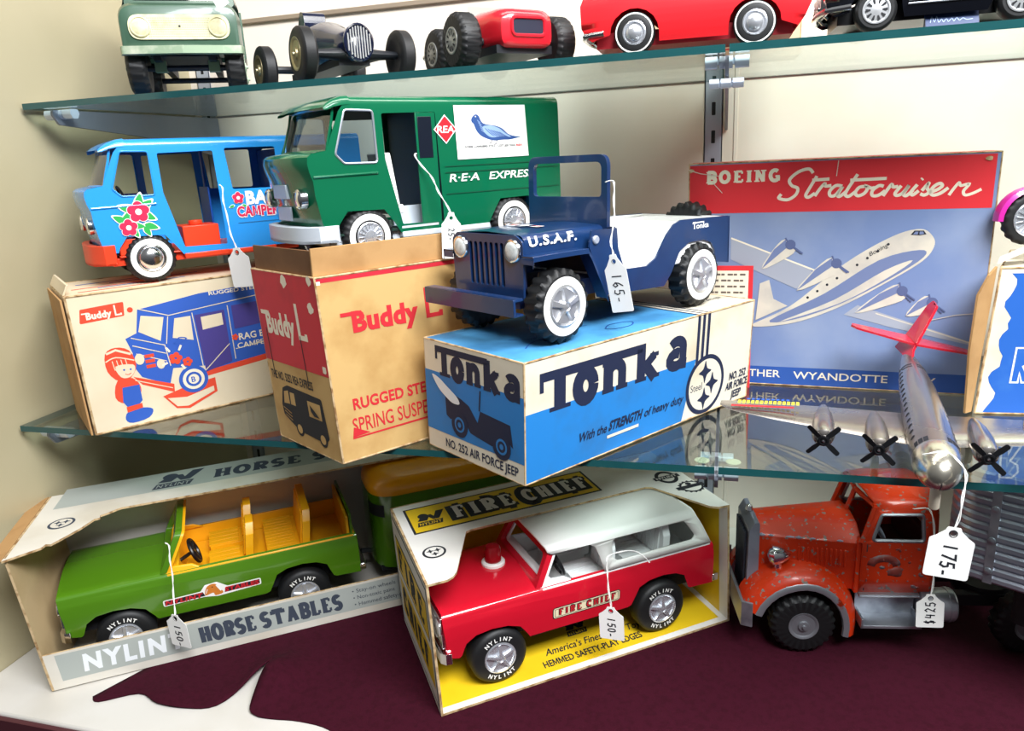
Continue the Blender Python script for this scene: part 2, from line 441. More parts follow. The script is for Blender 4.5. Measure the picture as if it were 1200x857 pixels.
def bracket(x, y0, z, label, pads=False):
    b = thing('shelf_bracket', label, 'shelf bracket', (x, YB-.13, z-.7), 0, 'shelf brackets')
    L = YB-.13-y0
    m = MB(); prof = [(0, 0), (-L, 0), (-L-.1, -.5), (-L+.6, -1.5), (-L*.55, -2.6), (-.6, -5.2), (0, -5.4)]
    m.prism(rp(prof, .4), lambda u, v, w: (w-.15, u, v-.05), .3); m.build('arm', ARMG, b, bevel=.05)
    for k, dy in enumerate((1.2, 4.2) if x > -50 else (1.2,)):
        m = MB(); y = -L+1.2 if z > 20 else -L+dy; s_ = 1-.22*k; dz = -1.75*k if z > 20 else 0
        for a, c in ((-1.75, -.78), (-.6, .45), (.62, 1.75)):
            m.prism(rp([(-.5, -.02), (.5, -.02), (.62, -.5), (.35, -.98), (-.35, -.98), (-.62, -.5)], .2, 3), lambda u, v, w, a=a, c=c: ((a+(c-a)*w)*s_, y+u, v*s_+dz), 1.)
        m.box(-1.1*s_, 1.1*s_, y-.3, y+.3, -.7+dz, -.2+dz)
        m.build('clip', CLIP, b)
    if pads:
        for dx in (-1.2, 1.35):
            m = MB(); m.lathe([(.62, 0), (.62, .07), (.5, .09), (.02, .09)], 24, 'z', (dx, -L+2.6, -.02)); m.build('pad', PADM, b)
    return b
bracket(-.27, 9.4, ZT, 'bracket with bright clips under the joint of the upper glass shelves')
bracket(-.27, .3, 0, 'bracket with bright clips under the joint of the lower glass shelves', True)
bracket(-68.6, 9.4, ZT, 'bracket under the left end of the upper glass shelf')
bracket(-68.6, .6, 0, 'bracket under the left end of the lower glass shelf')

# maroon felt: wavy left edge with one raised fold
felt = M('felt_maroon', '390D1C', .95, col2='330B18', scale=200, bump=.3, bscale=500, spec=.1)
edge = smooth([(-58.9, -9.44), (-57.8, -9.9), (-54.6, -8.1), (-51.7, -9.0), (-48.5, -8.9), (-45.8, -7.9), (-44.5, -4.5), (-43.8, -1.4)], 4) + \
    smooth([(-43.2, -1.5), (-42.94, -4.19), (-42.3, -7.6), (-41.2, -8.4), (-39.6, -8.4), (-36.8, -8.1), (-33.5, -8.5), (-30.7, -10.5), (-27, -12.7)], 4)
poly = edge+[(55, -12.7), (55, 31), (-52, 31), (-56, -3)]
def felt_z(x, y):
    d = math.exp(-(((x+42.2)/2.2)**2+((y+3.4)/3.2)**2)/1.)
    e = math.exp(-((x+51)/3.)**2-((y+7.5)/2.)**2)
    return ZF+.09+1.9*d+.4*e
m = MB(); m.sheet(poly, lambda u, v: (u, v, felt_z(u, v)), (), [-60+1.0*k for k in range(45)], [-13+1.*k for k in range(18)])
tag(m.build('felt_cloth', felt, solid=.12, off=0., angle=80), 'maroon felt cloth with a wavy edge spread over the white deck', 'cloth')

# ---------------------------------------------------------------- wheels
def wheel(parent, loc, r, w, hub='dome', hr=.55, white=None, tread=0, side=1, tyre=None, hubm=None, letters=None, depth=.05, rim2=None):
    """wheel part (tyre mesh) with a hubcap sub-part; outer face on +y"""
    h = w/2; H = hr*r; m = MB()
    prof = [(H*.6, -h+.2), (H, -h+.05), (r*.84, -h), (r*.95, -h*.82), (r, -h*.6), (r, h*.6), (r*.95, h*.82), (r*.84, h), (H, h), (H*.94, h-.18), (.02, h-.18)]
    if tread:
        n = tread*4
        def mod(k, i):
            if i in (3, 4): return 1 if ((k+(0)) % 4) < 2 else 1-depth
            if i in (5, 6): return 1 if ((k+2) % 4) < 2 else 1-depth
            return 1
        m.lathe(prof, n, 'y', mod=mod)
    else: m.lathe(prof, 40, 'y')
    sf = Surf(m, lambda u, v, o: (-u, h+o, v))
    if white: sf.ring(0, 0, white[0]*r, white[1]*r, 1, 40)
    if letters:
        sf.up(); sf.arctext(letters, 0, 0, (H+r*.84)/2+.02, 136, 52, r*.145, 1, .03); sf.arctext(letters, 0, 0, (H+r*.84)/2+.02, 230, 314, r*.145, 1, .03)
    W = m.build('wheel', [tyre or BLACK, WWALL], parent, recalc=False)
    W.location = Vector(loc)*S*KK[0]
    if side < 0: W.rotation_euler = (0, 0, PI)
    c = MB(); y = h-.17
    hm = hubm or (M('hub_bright', 'DDE0E6', .26, .75) if hub in ('mag', 'wire') else CHROME)
    if hub == 'dome':
        c.lathe([(H, y+.1), (H, y+.2), (H*.93, y+.26), (H*.86, y+.22), (H*.8, y+.34), (H*.62, y+.58), (H*.36, y+.72), (.02, y+.76)], 36, 'y')
    elif hub == 'moon':
        c.lathe([(H, y+.1), (H, y+.22), (H*.9, y+.26), (H*.84, y+.12), (H*.66, y+.12), (H*.64, y+.32), (H*.4, y+.5), (.02, y+.55)], 36, 'y')
    elif hub == 'disc':
        c.lathe([(H, y+.1), (H, y+.22), (H*.88, y+.2), (H*.75, y+.06), (H*.38, y+.12), (H*.34, y+.3), (H*.14, y+.32), (H*.12, y+.5), (.02, y+.5)], 32, 'y')
    elif hub == 'wire':
        c.lathe([(H, y+.1), (H, y+.25), (H*.92, y+.3), (H*.85, y+.12), (H*.5, y+.2), (H*.42, y+.34), (.02, y+.4)], 48, 'y', mod=lambda k, i: 1-.05*(k % 2) if i in (3, 4) else 1)
        for k in range(16):
            a = 2*PI*k/16; ca, sa = math.cos(a), math.sin(a)
            c.tube([(ca*H*.44, y+.3, sa*H*.44), (ca*H*.86, y+.22, sa*H*.86)], H*.035, 5)
    elif hub in ('five', 'mag'):
        c.lathe([(H, y+.1), (H, y+.24), (H*.92, y+.28), (H*.86, y+.2), (H*.82, y+.08)], 40, 'y'); c.lathe([(H*.84, y+.02), (H*.5, y-.02), (.02, y-.02)], 40, 'y', mat=1 if hub == 'five' else 2)
        for k in range(5):
            a = 2*PI*k/5+.3; ca, sa = math.cos(a), math.sin(a)
            T = Matrix(((ca, 0, -sa, 0), (0, 1, 0, 0), (sa, 0, ca, 0), (0, 0, 0, 1)))
            w1, w2 = (H*.13, H*.2) if hub == 'five' else (H*.16, H*.12)
            c.hexa([(H*.2, y, -w1), (H*.88, y, -w2), (H*.88, y, w2), (H*.2, y, w1), (H*.2, y+.42, -w1*.6), (H*.88, y+.3, -w2*.6), (H*.88, y+.3, w2*.6), (H*.2, y+.42, w1*.6)], 0, T)
        c.lathe([(H*.3, y), (H*.3, y+.34), (H*.22, y+.42), (H*.18, y+.36), (.02, y+.44)], 20, 'y')
    elif hub == 'alloy':
        c.lathe([(H, y+.1), (H, y+.24), (H*.9, y+.26), (H*.8, y+.2), (H*.2, y+.3), (.02, y+.32)], 40, 'y')
        sf = Surf(c, lambda u, v, o: (-u, y+.27+o, v))
        for k in range(10):
            a = 2*PI*k/10; ca, sa = math.cos(a), math.sin(a)
            q = [(.42, -.05), (.78, -.1), (.78, .1), (.42, .05)]
            sf.poly([((x*ca-z*sa)*H, (x*sa+z*ca)*H) for x, z in q], 1)
    c.build('hubcap', [hm, DARK, M('hub_dish', 'A4A6AC', .35, .8)], W, recalc=False)
    return W

class Sec:
    """cross-section of a body shell, near side up over the top and down the far side, unrolled to a length t"""
    def __init__(s, half):
        s.h = len(half); s.p = list(half)+[(-y, z) for y, z in half[::-1]]
        s.t = [0.]
        for i in range(1, len(s.p)): s.t.append(s.t[-1]+math.dist(s.p[i], s.p[i-1]))
        s.L = s.t[-1]
    def at(s, t):
        for i in range(1, len(s.t)):
            if t <= s.t[i]+1e-9 or i == len(s.t)-1:
                d = s.t[i]-s.t[i-1]; k = (t-s.t[i-1])/d if d > 1e-9 else 0
                a, b = s.p[i-1], s.p[i]
                return a[0]+(b[0]-a[0])*k, a[1]+(b[1]-a[1])*k
    def tz(s, z):
        for i in range(1, s.h):
            a, b = s.p[i-1], s.p[i]
            if z <= b[1]+1e-9 or i == s.h-1:
                k = (z-a[1])/(b[1]-a[1]) if abs(b[1]-a[1]) > 1e-9 else 1
                return s.t[i-1]+(s.t[i]-s.t[i-1])*k
    def near(s, pts): return [(x, s.tz(z)) for x, z in pts]
    def far(s, pts): return [(x, s.L-s.tz(z)) for x, z in pts]
    def cuts(s): return [t for t in s.t[1:-1]]
    def map(s): return lambda x, t: (x,)+s.at(t)
    def side(s, sgn=1):       # print map on the near (+1) or far (-1) side; u runs towards the rear as seen from outside
        def F(u, z, o):
            y, zz = s.at(s.tz(z))
            return ((-u if sgn > 0 else u), sgn*(y+o), zz)
        return F

def band(m, prof, ws, mat=0, n=10, bulge=0., T=None):
    """strip across the width: prof = (x, z) list with half-widths ws, bulging forward in the middle"""
    rows = []
    for i, (x, z) in enumerate(prof):
        w = ws[i] if isinstance(ws, (list, tuple)) else ws; b = bulge[i] if isinstance(bulge, (list, tuple)) else bulge
        rows.append([(x+b*(1-(k/n*2-1)**2), w*(1-k/n*2), z) for k in range(n+1)])
    m.loft(rows, False, False, mat, T)
    return m

# ---------------------------------------------------------------- price tags
def price_tag(loc, w, h, text, string, label, lean=0., face=0., roll=0., hole_knot=True, flip=False, tsize=.32):
    """card hanging from a looped string; loc = eyelet; string = world points from the card up"""
    g = thing('price_tag', label, 'price tag', loc, 0, 'paper price tags on strings')
    g.rotation_euler = Matrix.Rotation(math.radians(face), 3, 'Z').__matmul__(Matrix.Rotation(math.radians(lean), 3, 'X')).__matmul__(Matrix.Rotation(math.radians(roll), 3, 'Y')).to_euler()
    m = MB(); hw = w/2
    out = [(-hw, -h)]+[(hw, -h)]+[(hw, -h*.2), (hw*.72, -h*.13), (hw*.36, h*.0), (hw*.3, h*.07), (-hw*.3, h*.07), (-hw*.36, 0), (-hw*.72, -h*.13), (-hw, -h*.2)]
    out = rp(out, [w*.08]*3+[w*.03]*2+[w*.05]*2+[w*.03]*2+[w*.08], 3)
    m.prism(out, lambda u, v, t: (u, -t+.02, v), .04, 0, [circ(0, -h*.06, w*.075, 14)])
    sf = Surf(m, lambda u, v, o: (u, -.02-o, v))
    sf.ring(0, -h*.06, w*.075, w*.1, 1, 16)
    if text:
        # hand-written digits run down the card
        x0, y0 = 0, -h*.3; hh = w*tsize
        for ch in text:
            for st in HAND[ch]:
                P = [(x0+(q[1]-.5)*hh*(1 if not flip else -1), y0-q[0]*hh*.8*(1)) for q in st] if not flip else [(x0-(q[1]-.5)*hh, y0-h*.58+q[0]*hh*.8) for q in st]
                sf.stroke(P, w*.05, 1)
            y0 += (-hh*.72 if not flip else hh*.72)
    m.build('card', [CARD, INK], g, recalc=False)
    if string:
        m = MB(); P = [tuple(Vector(p)-Vector(loc)) for p in string]
        R = g.rotation_euler.to_matrix().inverted()
        P = [tuple(R @ Vector(p)) for p in P]
        m.tube(smooth(P, 5), .045, 6)
        Q = [(p[0]+.12*math.sin(i*.9), p[1]+.09*math.cos(i*.9), p[2]) for i, p in enumerate(smooth(P, 5))]
        m.tube(Q, .035, 6); m.build('string', STRING, g)
    return g
HAND = {
 '1': [[(.25, 1), (.2, 0)]], '7': [[(.0, .95), (.6, 1), (.25, 0)]], '-': [[(.05, .3), (.5, .32)]],
 '5': [[(.6, 1), (.15, .95), (.1, .55), (.45, .55), (.55, .3), (.35, .02), (.0, .1)]],
 '0': [arc(.3, .5, .26, 90, 450, 12, .48)],
 '6': [[(.5, 1), (.15, .6), (.05, .25), (.3, 0), (.55, .2), (.4, .45), (.1, .3)]],
 '4': [[(.15, 1), (.05, .45), (.55, .45)], [(.45, .9), (.42, 0)]],
 '2': [[(.05, .8), (.3, 1), (.55, .75), (.1, .05), (.3, .15), (.6, .0)]],
 '$': [[(.5, .85), (.2, .9), (.1, .65), (.45, .4), (.4, .12), (.05, .12)], [(.3, 1.1), (.25, -.1)]],
}

# ---------------------------------------------------------------- the two vans
def rootloc(anchor, h, half):
    a = math.radians(h); return (anchor[0]+math.sin(a)*half, anchor[1]-math.cos(a)*half, anchor[2])
WIN = [(.89, 13.23), (-1.73, 13.15), (-1.75, 8.8), (1.37, 8.85), (2.12, 9.64)]
DOOR = [(-2.55, 12.92), (-2.55, 9.0), (-3.45, 4.95), (-3.84, 3.3), (-8.2, 3.2), (-8.0, 13.0)]
def van(root, kind, K):
    KK[0] = K
    rear = -22.6; camper = kind == 'camper'
    if camper:
        paint = M('paint_sky_blue', '2E97EA', .22, coat=.5); inner = paint; base = M('plastic_orange_red', 'E5401F', .35)
    else:
        paint = M('paint_green', '06603F', .2, coat=.6); base = M('plastic_pale_grey', 'C3CBD3', .35)
    sec = Sec([(5.15, 2.4), (5.3, 4.5), (5.3, 8.6), (5.25, 12.9), (5.22, 13.65)]+[(4.42+.8*math.cos(math.radians(a)), 13.65+.72*math.sin(math.radians(a))) for a in (15, 30, 45, 60, 75, 90)]+[(3.6, 14.42), (2., 14.47)])
    front = [(1.45, 13.1), (2.9, 9.98), (4.3, 9.75), (4.62, 9.5), (4.7, 9.0), (4.6, 8.3), (4.35, 7.5), (4.3, 6.3), (3.95, 4.2), (3.7, 3.3)]
    fa = [(2.55, 3.3), (2.35, 3.8), (1.55, 4.85), (-2.0, 4.75), (-2.9, 3.6), (-3.6, 2.55)]
    ra = [(-13.4, 2.55), (-14.2, 3.9), (-14.8, 4.8), (-18.3, 4.85), (-19.0, 4.0), (-19.4, 2.9)]
    if camper: rear = -24.6; ra = [(x-2.2, z) for x, z in ra]
    side = front+fa+ra+[(rear, 2.9)]
    near = sec.near(side); far = sec.far(side)
    tf = sec.tz(13.1); roof_f = [(1.1, sec.tz(13.5)), (.45, sec.tz(14.2)), (.3, sec.tz(14.4))]
    outer = near+far[::-1]+[(x, sec.L-t) for x, t in roof_f]+roof_f[::-1]
    wn = rp(WIN, [.35, .35, .3, .5, .35]); dn = rp(DOOR, [.2, 0, 0, .15, .15, .2])
    holes = [sec.near(wn), sec.far(wn), sec.near(dn), sec.far(dn)]
    rw = [(-9.2, 13.2), (-14.6, 13.2), (-14.6, 8.85), (-9.55, 8.9)]; rw2 = [(-16.2, 13.2), (-21.0, 13.2), (-21.0, 8.9), (-16.2, 8.9)]
    if camper:
        for w in (rw, rw2): holes += [sec.near(rp(w, .25)), sec.far(rp(w, .25))]
    else:
        sl = rp([(-6.05, 12.7), (-7.5, 12.7), (-7.5, 8.9), (-6.2, 8.9)], .2)
        dn2 = None
    m = MB(); m.sheet(outer, sec.map(), holes, [-10, -16], sec.cuts())
    # visor-like front of the roof
    rows = []
    for x, zt, r in ((.3, 14.46, .8), (1.0, 14.38, .76), (1.8, 14.1, .62), (2.4, 13.75, .5), (2.75, 13.42, .2)):
        hw = 5.24+.12*(x-.3)/2.4; row = []
        for k in range(7):
            a = math.radians(90*k/6); row.append((x+.35*0, hw-r*.9*(1-math.cos(a)), zt-r+r*math.sin(a)))
        mid = [(x+.5*(x-.3)/2.45*(1-(y/4.)**2), y, zt) for y in (3., 2., 1., 0, -1., -2., -3.)]
        rows.append(row+mid+[(p[0], -p[1], p[2]) for p in row[::-1]])
    m.loft(rows, False, False)
    # nose: cowl, hood ledge, face
    P = [(2.9, 9.98), (3.6, 9.9), (4.3, 9.75), (4.62, 9.5), (4.7, 9.0), (4.6, 8.3), (4.35, 7.5), (4.3, 6.3), (3.95, 4.2), (3.7, 3.3)]
    B = [.9, 1.1, 1.2, 1.2, 1.2, 1.1, 1.0, .9, .8, .7]
    if camper: B = [.45*b for b in B]
    band(m, P, 5.3, 0, 12, B)
    band(m, [(rear, 2.9), (rear-.05, 8), (rear, 12.9)], 5.25, 0, 4, 0)
    rr = [(rear, y, z) for y, z in sec.p if z >= 12.9]; m.add(rr, [list(range(len(rr)))])
    prints = [paint]
    sf = Surf(m, sec.side(1), 6)
    if camper:
        prints += [WHITE, M('decal_pink', 'D8254F', .4), M('decal_green', '2FA84F', .4), M('decal_white', 'F5F3EE', .4), INK]
        def leaf(cx, cy, a, L):
            c, s_ = math.cos(math.radians(a)), math.sin(math.radians(a))
            for kk, mt in ((1.0, 4), (.78, 3)):
                q = [(0, 0), (.3, .24), (.65, .2), (1, 0), (.65, -.2), (.3, -.24)]
                q = smooth(q, 3, True); o = (1-kk)*.5*L
                sf.k = 6 if mt == 4 else 8
                sf.poly([(cx+c*(x*L*kk+o)-s_*y*L*kk, cy+s_*(x*L*kk+o)+c*y*L*kk) for x, y in q], mt)
        def flower(cx, cy, r):
            for kk, mt, k in ((1.14, 4, 9), (1.0, 2, 11)):
                sf.k = k
                for j in range(5):
                    a = 2*PI*j/5+.3; sf.disc(cx+math.cos(a)*r*.58, cy+math.sin(a)*r*.58, r*.44*kk, mt, 14)
            sf.k = 13; sf.disc(cx, cy, r*.3, 4, 14)
        for a in (35, 75, 160, 205, -30): leaf(-.15, 7.3, a, 2.0)
        for a in (-10, -60, 150): leaf(-1.15, 6.0, a, 1.6) if a != 150 else leaf(-1.2, 6.2, a, 1.7)
        leaf(.1, 6.0, -20, 1.7); leaf(.15, 5.9, -65, 1.4)
        flower(-.1, 7.25, 1.05); flower(-1.35+.1, 5.75, .85)
        # RAG BAG CAMPER lettering
        sf.k = 6
        flower(9.95, 7.95, .62); leaf(9.5, 7.2, 200, .7); leaf(10.2, 7.2, -20, .7)
        sf.text('BAG', 10.75, 7.25, 1.35, 4, 3.6, .05); sf.text('CAMPER', 9.6, 5.95, 1.1, 4, 4.7, .09); sf.k = 9; sf.text('CAMPER', 9.65, 5.98, 1.05, 2, 4.6, .045)
        leaf(14.4, 6.5, 40, .9); leaf(14.4, 6.3, -30, .8)
        sf.k = 6; sf.rect(9.6, 5.25, 15.5, 5.29, 5)
    else:
        red = M('decal_red', 'D0202C', .4); pb = M('decal_pigeon_blue', '2B4C86', .5); pl = M('decal_pigeon_light', '8FA9CF', .5)
        prints += [WHITE, red, M('decal_white', 'F5F3EE', .4), pb, pl, INK]
        zc = 11.45; xc = 8.95
        sf.poly([(xc-1.25, zc), (xc, zc-1.3), (xc+1.25, zc), (xc, zc+1.3)], 3); sf.up(); sf.poly([(xc-1.12, zc), (xc, zc-1.17), (xc+1.12, zc), (xc, zc+1.17)], 2)
        sf.up(); sf.text('REA', xc-.92, zc-.3, .62, 3, 1.84, .02, .15)
        # pigeon poster
        sf.k = 6; x0, x1 = 10.0, 18.3; z0, z1 = 8.7, 13.55
        sf.poly([(x0, z1), (x0+.1, z0-.0), (x1+.2, z0+.05), (x1, z1+.02)], 3); sf.up()
        def PX(px, py): return (x0+(px-755)/250*8.2, z1-(py-122)/190*4.75)
        bird = [(812, 172), (818, 162), (828, 155), (838, 160), (843, 172), (850, 185), (865, 192), (895, 197), (920, 208), (940, 228), (965, 238), (988, 240), (965, 246), (945, 250), (920, 250), (890, 252), (865, 245), (842, 232), (828, 214), (820, 190), (813, 182)]
        sf.poly(smooth([PX(*p) for p in bird], 3, True), 4); sf.up()
        wing = [(850, 200), (880, 196), (910, 208), (930, 226), (950, 240), (910, 238), (880, 240), (858, 225)]
        sf.poly(smooth([PX(*p) for p in wing], 3, True), 5); sf.up()
        for k in range(6):
            sf.stroke([PX(858+k*10, 206+k*3), PX(872+k*12, 222+k*3), PX(890+k*11, 236+k*1.4)], .07, 4)
        for k in range(5): sf.stroke([PX(832+k*3, 176+k*9), PX(842+k*4, 186+k*9)], .06, 5)
        sf.disc(*PX(827, 163), .06, 3, 8)
        sf.stroke([PX(880, 250), PX(878, 258), PX(872, 262)], .07, 6); sf.stroke([PX(898, 250), PX(896, 262), PX(888, 268)], .07, 6)
        sf.text('SOME CARRIERS STILL', x0+.95, 9.72, .2, 6, 3.55, .02); sf.text('COST LESS THAN', x0+4.75, 9.72, .2, 6, 2.1, .02); sf.text('REA', x0+7.0, 9.72, .2, 2, .75, .03)
        sf.k = 6
        sf.text('R·E·A', 9.0, 6.72, .72, 3, 3.4, .015, .25); sf.text('EXPRESS', 13.55, 6.72, .72, 3, 5.4, .015, .25)
        gr = M('paint_green_line', '04452E', .4); prints.append(gr)
        for z in (8.1, 7.55, 5.6): sf.rect(8.6, z, 22.3, z+.07, 7)
    body = m.build('body', prints, root, recalc=False, angle=40)
    # ridge under the side window
    for s_ in (1, -1):
        r = MB(); r.tube([(4.3, s_*5.3, 7.85), (-1.7, s_*5.32, 7.95)], .13, 8); r.build('side_moulding', paint, root)
    # window surrounds and panes
    for s_ in (1, -1):
        w = MB(); q = sec.near(wn) if s_ > 0 else sec.far(wn); mp = sec.map()
        w.tube([mp(*p) for p in q], .1, 6, closed=True)
        wf = w.build('window_frame', M('frame_silver', 'AEB6BE', .3, .6) if not camper else paint, root)
        if not camper:
            w = MB(); w.sheet(q, lambda u, v: (lambda p: (p[0], p[1]-.12*s_, p[2]))(mp(u, v))); w.build('pane', MATS.get('toy_window') or glass_mat('toy_window', 'B9C2C9', .09, .05), wf)
    w = MB(); rows = [[(x+b*(1-(k/8*2-1)**2), 5.0*(1-k/8*2)*f_, z) for k in range(9)] for x, z, b, f_ in ((2.75, 9.95, .85, 1), (2.35, 11.2, .8, .985), (1.95, 12.4, .7, .97), (1.7, 13.45, .6, .96))]
    w.loft(rows, False, False); ws = w.build('windshield', MATS.get('toy_window') or glass_mat('toy_window', 'B9C2C9', .09, .05), root, recalc=False)
    w = MB()
    w.tube([rows[0][k] for k in range(9)]+[rows[i][8] for i in (1, 2, 3)]+[rows[3][k] for k in range(7, -1, -1)]+[rows[i][0] for i in (2, 1)], .13, 6, closed=True); w.build('windshield_frame', paint, ws)
    # chassis, bumper, lamps, grille
    c = MB(); c.box(rear+.3, 3.2, -4.6, 4.6, 1.9, 2.7); c.box(-8.3, -3.7, -5.25, 5.25, 2.05, 2.6); c.box(-13.5, -8.3, -5.2, 5.2, 2.05, 2.6)
    c.build('chassis', base, root, bevel=.1)
    bu = MB()
    pr = [(3.9, 4.4), (2.4, 3.6)]
    zb0, zb1 = (2.05, 4.15) if camper else (2.3, 3.75)
    out = [(2.5, 5.45), (4.3, 5.4), (5.3, 4.2), (5.75, 2.), (5.85, 0), (5.75, -2.), (5.3, -4.2), (4.3, -5.4), (2.5, -5.45)]
    inn = [(2.5, -4.9), (4.0, -4.8), (4.7, -3.9), (5.1, 0), (4.7, 3.9), (4.0, 4.8), (2.5, 4.9)]
    if camper: out = [(2.8 if x < 3 else x*.9, y) for x, y in out]; inn = [(2.8 if x < 3 else x*.9, y) for x, y in inn]
    bu.prism(out+inn, lambda u, v, w: (u, v, zb0+w), zb1-zb0)
    bu.prism([(x*1., y) for x, y in out], lambda u, v, w: (u, v, zb0+.0+w), .3)
    if not camper: bu.prism(out, lambda u, v, w: (u, v, zb0+.95+w), .12)
    bu.build('bumper', base, root, bevel=.06)
    for s_ in (1, -1):
        h = MB(); T = Matrix.Translation((5.0 if not camper else 4.5, s_*3.6, 6.1)); h.lathe([(.85, -.4), (.85, .18), (.75, .3), (.68, .2), (.5, .32), (.02, .4)], 24, 'x', T=T); h.build('headlight', CHROME, root)
    g = MB(); gm = M('grille_silver', 'B8C2CE', .35, .5)
    for z0, z1 in ((6.1, 7.3), (4.2, 5.4)):
        g.box(5.0, 5.42 if z0 > 5 else 5.2, -1.5, 1.5, z0, z1)
    if not camper: g.build('grille', gm, root, bevel=.05)
    # cabin
    if camper:
        i = MB(); i.box(-21.5, 2.5, -5.1, 5.1, 2.75, 2.95); i.box(-7.6, -3.9, 1.2, 4.9, 2.95, 5.4); i.lathe([(.7, 0), (.7, .45), (.02, .5)], 20, 'z', (-5.6, 3.2, 5.4)); i.box(-1.8, 2.4, -5, 5, 2.95, 4.6); i.build('cabin_floor', base, root, bevel=.08)
        d = M('paint_blue_deep', '1C57B8', .35); i = MB(); i.box(-8.4, -8.2, -5.1, -.5, 2.9, 9.2); i.box(-8.4, -8.2, -2.4, -1.6, 9.2, 13.5); i.box(-15.9, -15.5, -5.1, 5.1, 2.9, 13.); i.build('partition', d, root, bevel=.05)
    else:
        dk = M('cabin_dark_green', '0B2B22', .5)
        i = MB(); i.box(-21.8, 2.4, -5.05, 5.05, 2.75, 2.95); i.box(-8.7, -8.5, -5.05, 5.05, 2.9, 13.8); i.build('cabin_floor', dk, root)
        i = MB(); i.hexa([(-4.4, 1.4, 4.2), (-2.9, 1.4, 4.2), (-2.9, 4.6, 4.2), (-4.4, 4.6, 4.2), (-4.4, 1.4, 5), (-2.9, 1.4, 5), (-2.9, 4.6, 5), (-4.4, 4.6, 5)])
        i.hexa([(-3.9, 1.2, 5), (-3.3, 1.2, 5), (-3.3, 4.9, 5), (-3.9, 4.9, 5), (-3.3, 1.2, 9.6), (-2.75, 1.2, 9.6), (-2.75, 4.9, 9.6), (-3.3, 4.9, 9.6)]); i.build('driver_seat', WHITE, root, bevel=.12)
        i = MB(); i.box(-7.6, -3.7, 3.2, 5.2, 2.9, 3.1); i.hexa([(-7.2, 3.2, 3.1), (-3.9, 3.2, 3.1), (-3.9, 3.35, 3.1), (-7.2, 3.35, 3.1), (-7.2, 3.2, 4.8), (-3.6, 3.2, 4.8), (-3.6, 3.35, 4.8), (-7.2, 3.35, 4.8)]); i.build('step', base, root)
        i = MB(); i.box(-8.0, -5.9, 5.05, 5.22, 3.1, 13.0); i.build('sliding_door', paint, root, bevel=.05)
        i = MB(); i.box(-7.55, -6.1, 5.2, 5.26, 9.0, 12.6); i.build('door_window', M('dark_window', '0E1522', .3), root, bevel=.05)
    st = MB(); st.tube([(1.0+.35*math.sin(a), 2.6+1.25*math.cos(a), 8.9+.9*math.sin(a)) for a in [2*PI*k/24 for k in range(24)]], .12, 6, closed=True); st.tube([(1.0, 2.6, 8.9), (2.2, 2.6, 7.6)], .12, 6)
    st.build('steering_wheel', PBLACK, root)
    hb = 'dome' if camper else 'wire'
    w0 = wheel(root, (-.4, 4.35, 2.48), 2.5, 1.9, hb, .56 if camper else .52, (.58, .8), 26, 1, depth=.035)
    if camper:
        mm = MB(); sf = Surf(mm, lambda u, v, o: (-u, 1.5+o, v)); 
        sf.text('B', -.22, -.27, .5, 0, None, .02); mm.build('emblem', INK, w0, recalc=False)
    xr = -18.6 if camper else -16.4; copy_part(w0, root, (xr, 4.35, 2.48)); copy_part(w0, root, (-.4, -4.35, 2.48), PI); copy_part(w0, root, (xr, -4.35, 2.48), PI)
    KK[0] = 1.

cam_van = thing('camper_van', 'sky blue toy camper van with pink flower decals on a printed carton', 'toy van', rootloc((-56.58, 5.72, 14.32), -131, 5.3*.98), -131)
van(cam_van, 'camper', .98)
rea_van = thing('delivery_van', 'green toy delivery van with a white pigeon poster on its side', 'toy van', rootloc((-29.46, .63, 16.55), -128, 5.3*.96), -128)
van(rea_van, 'rea', .96)

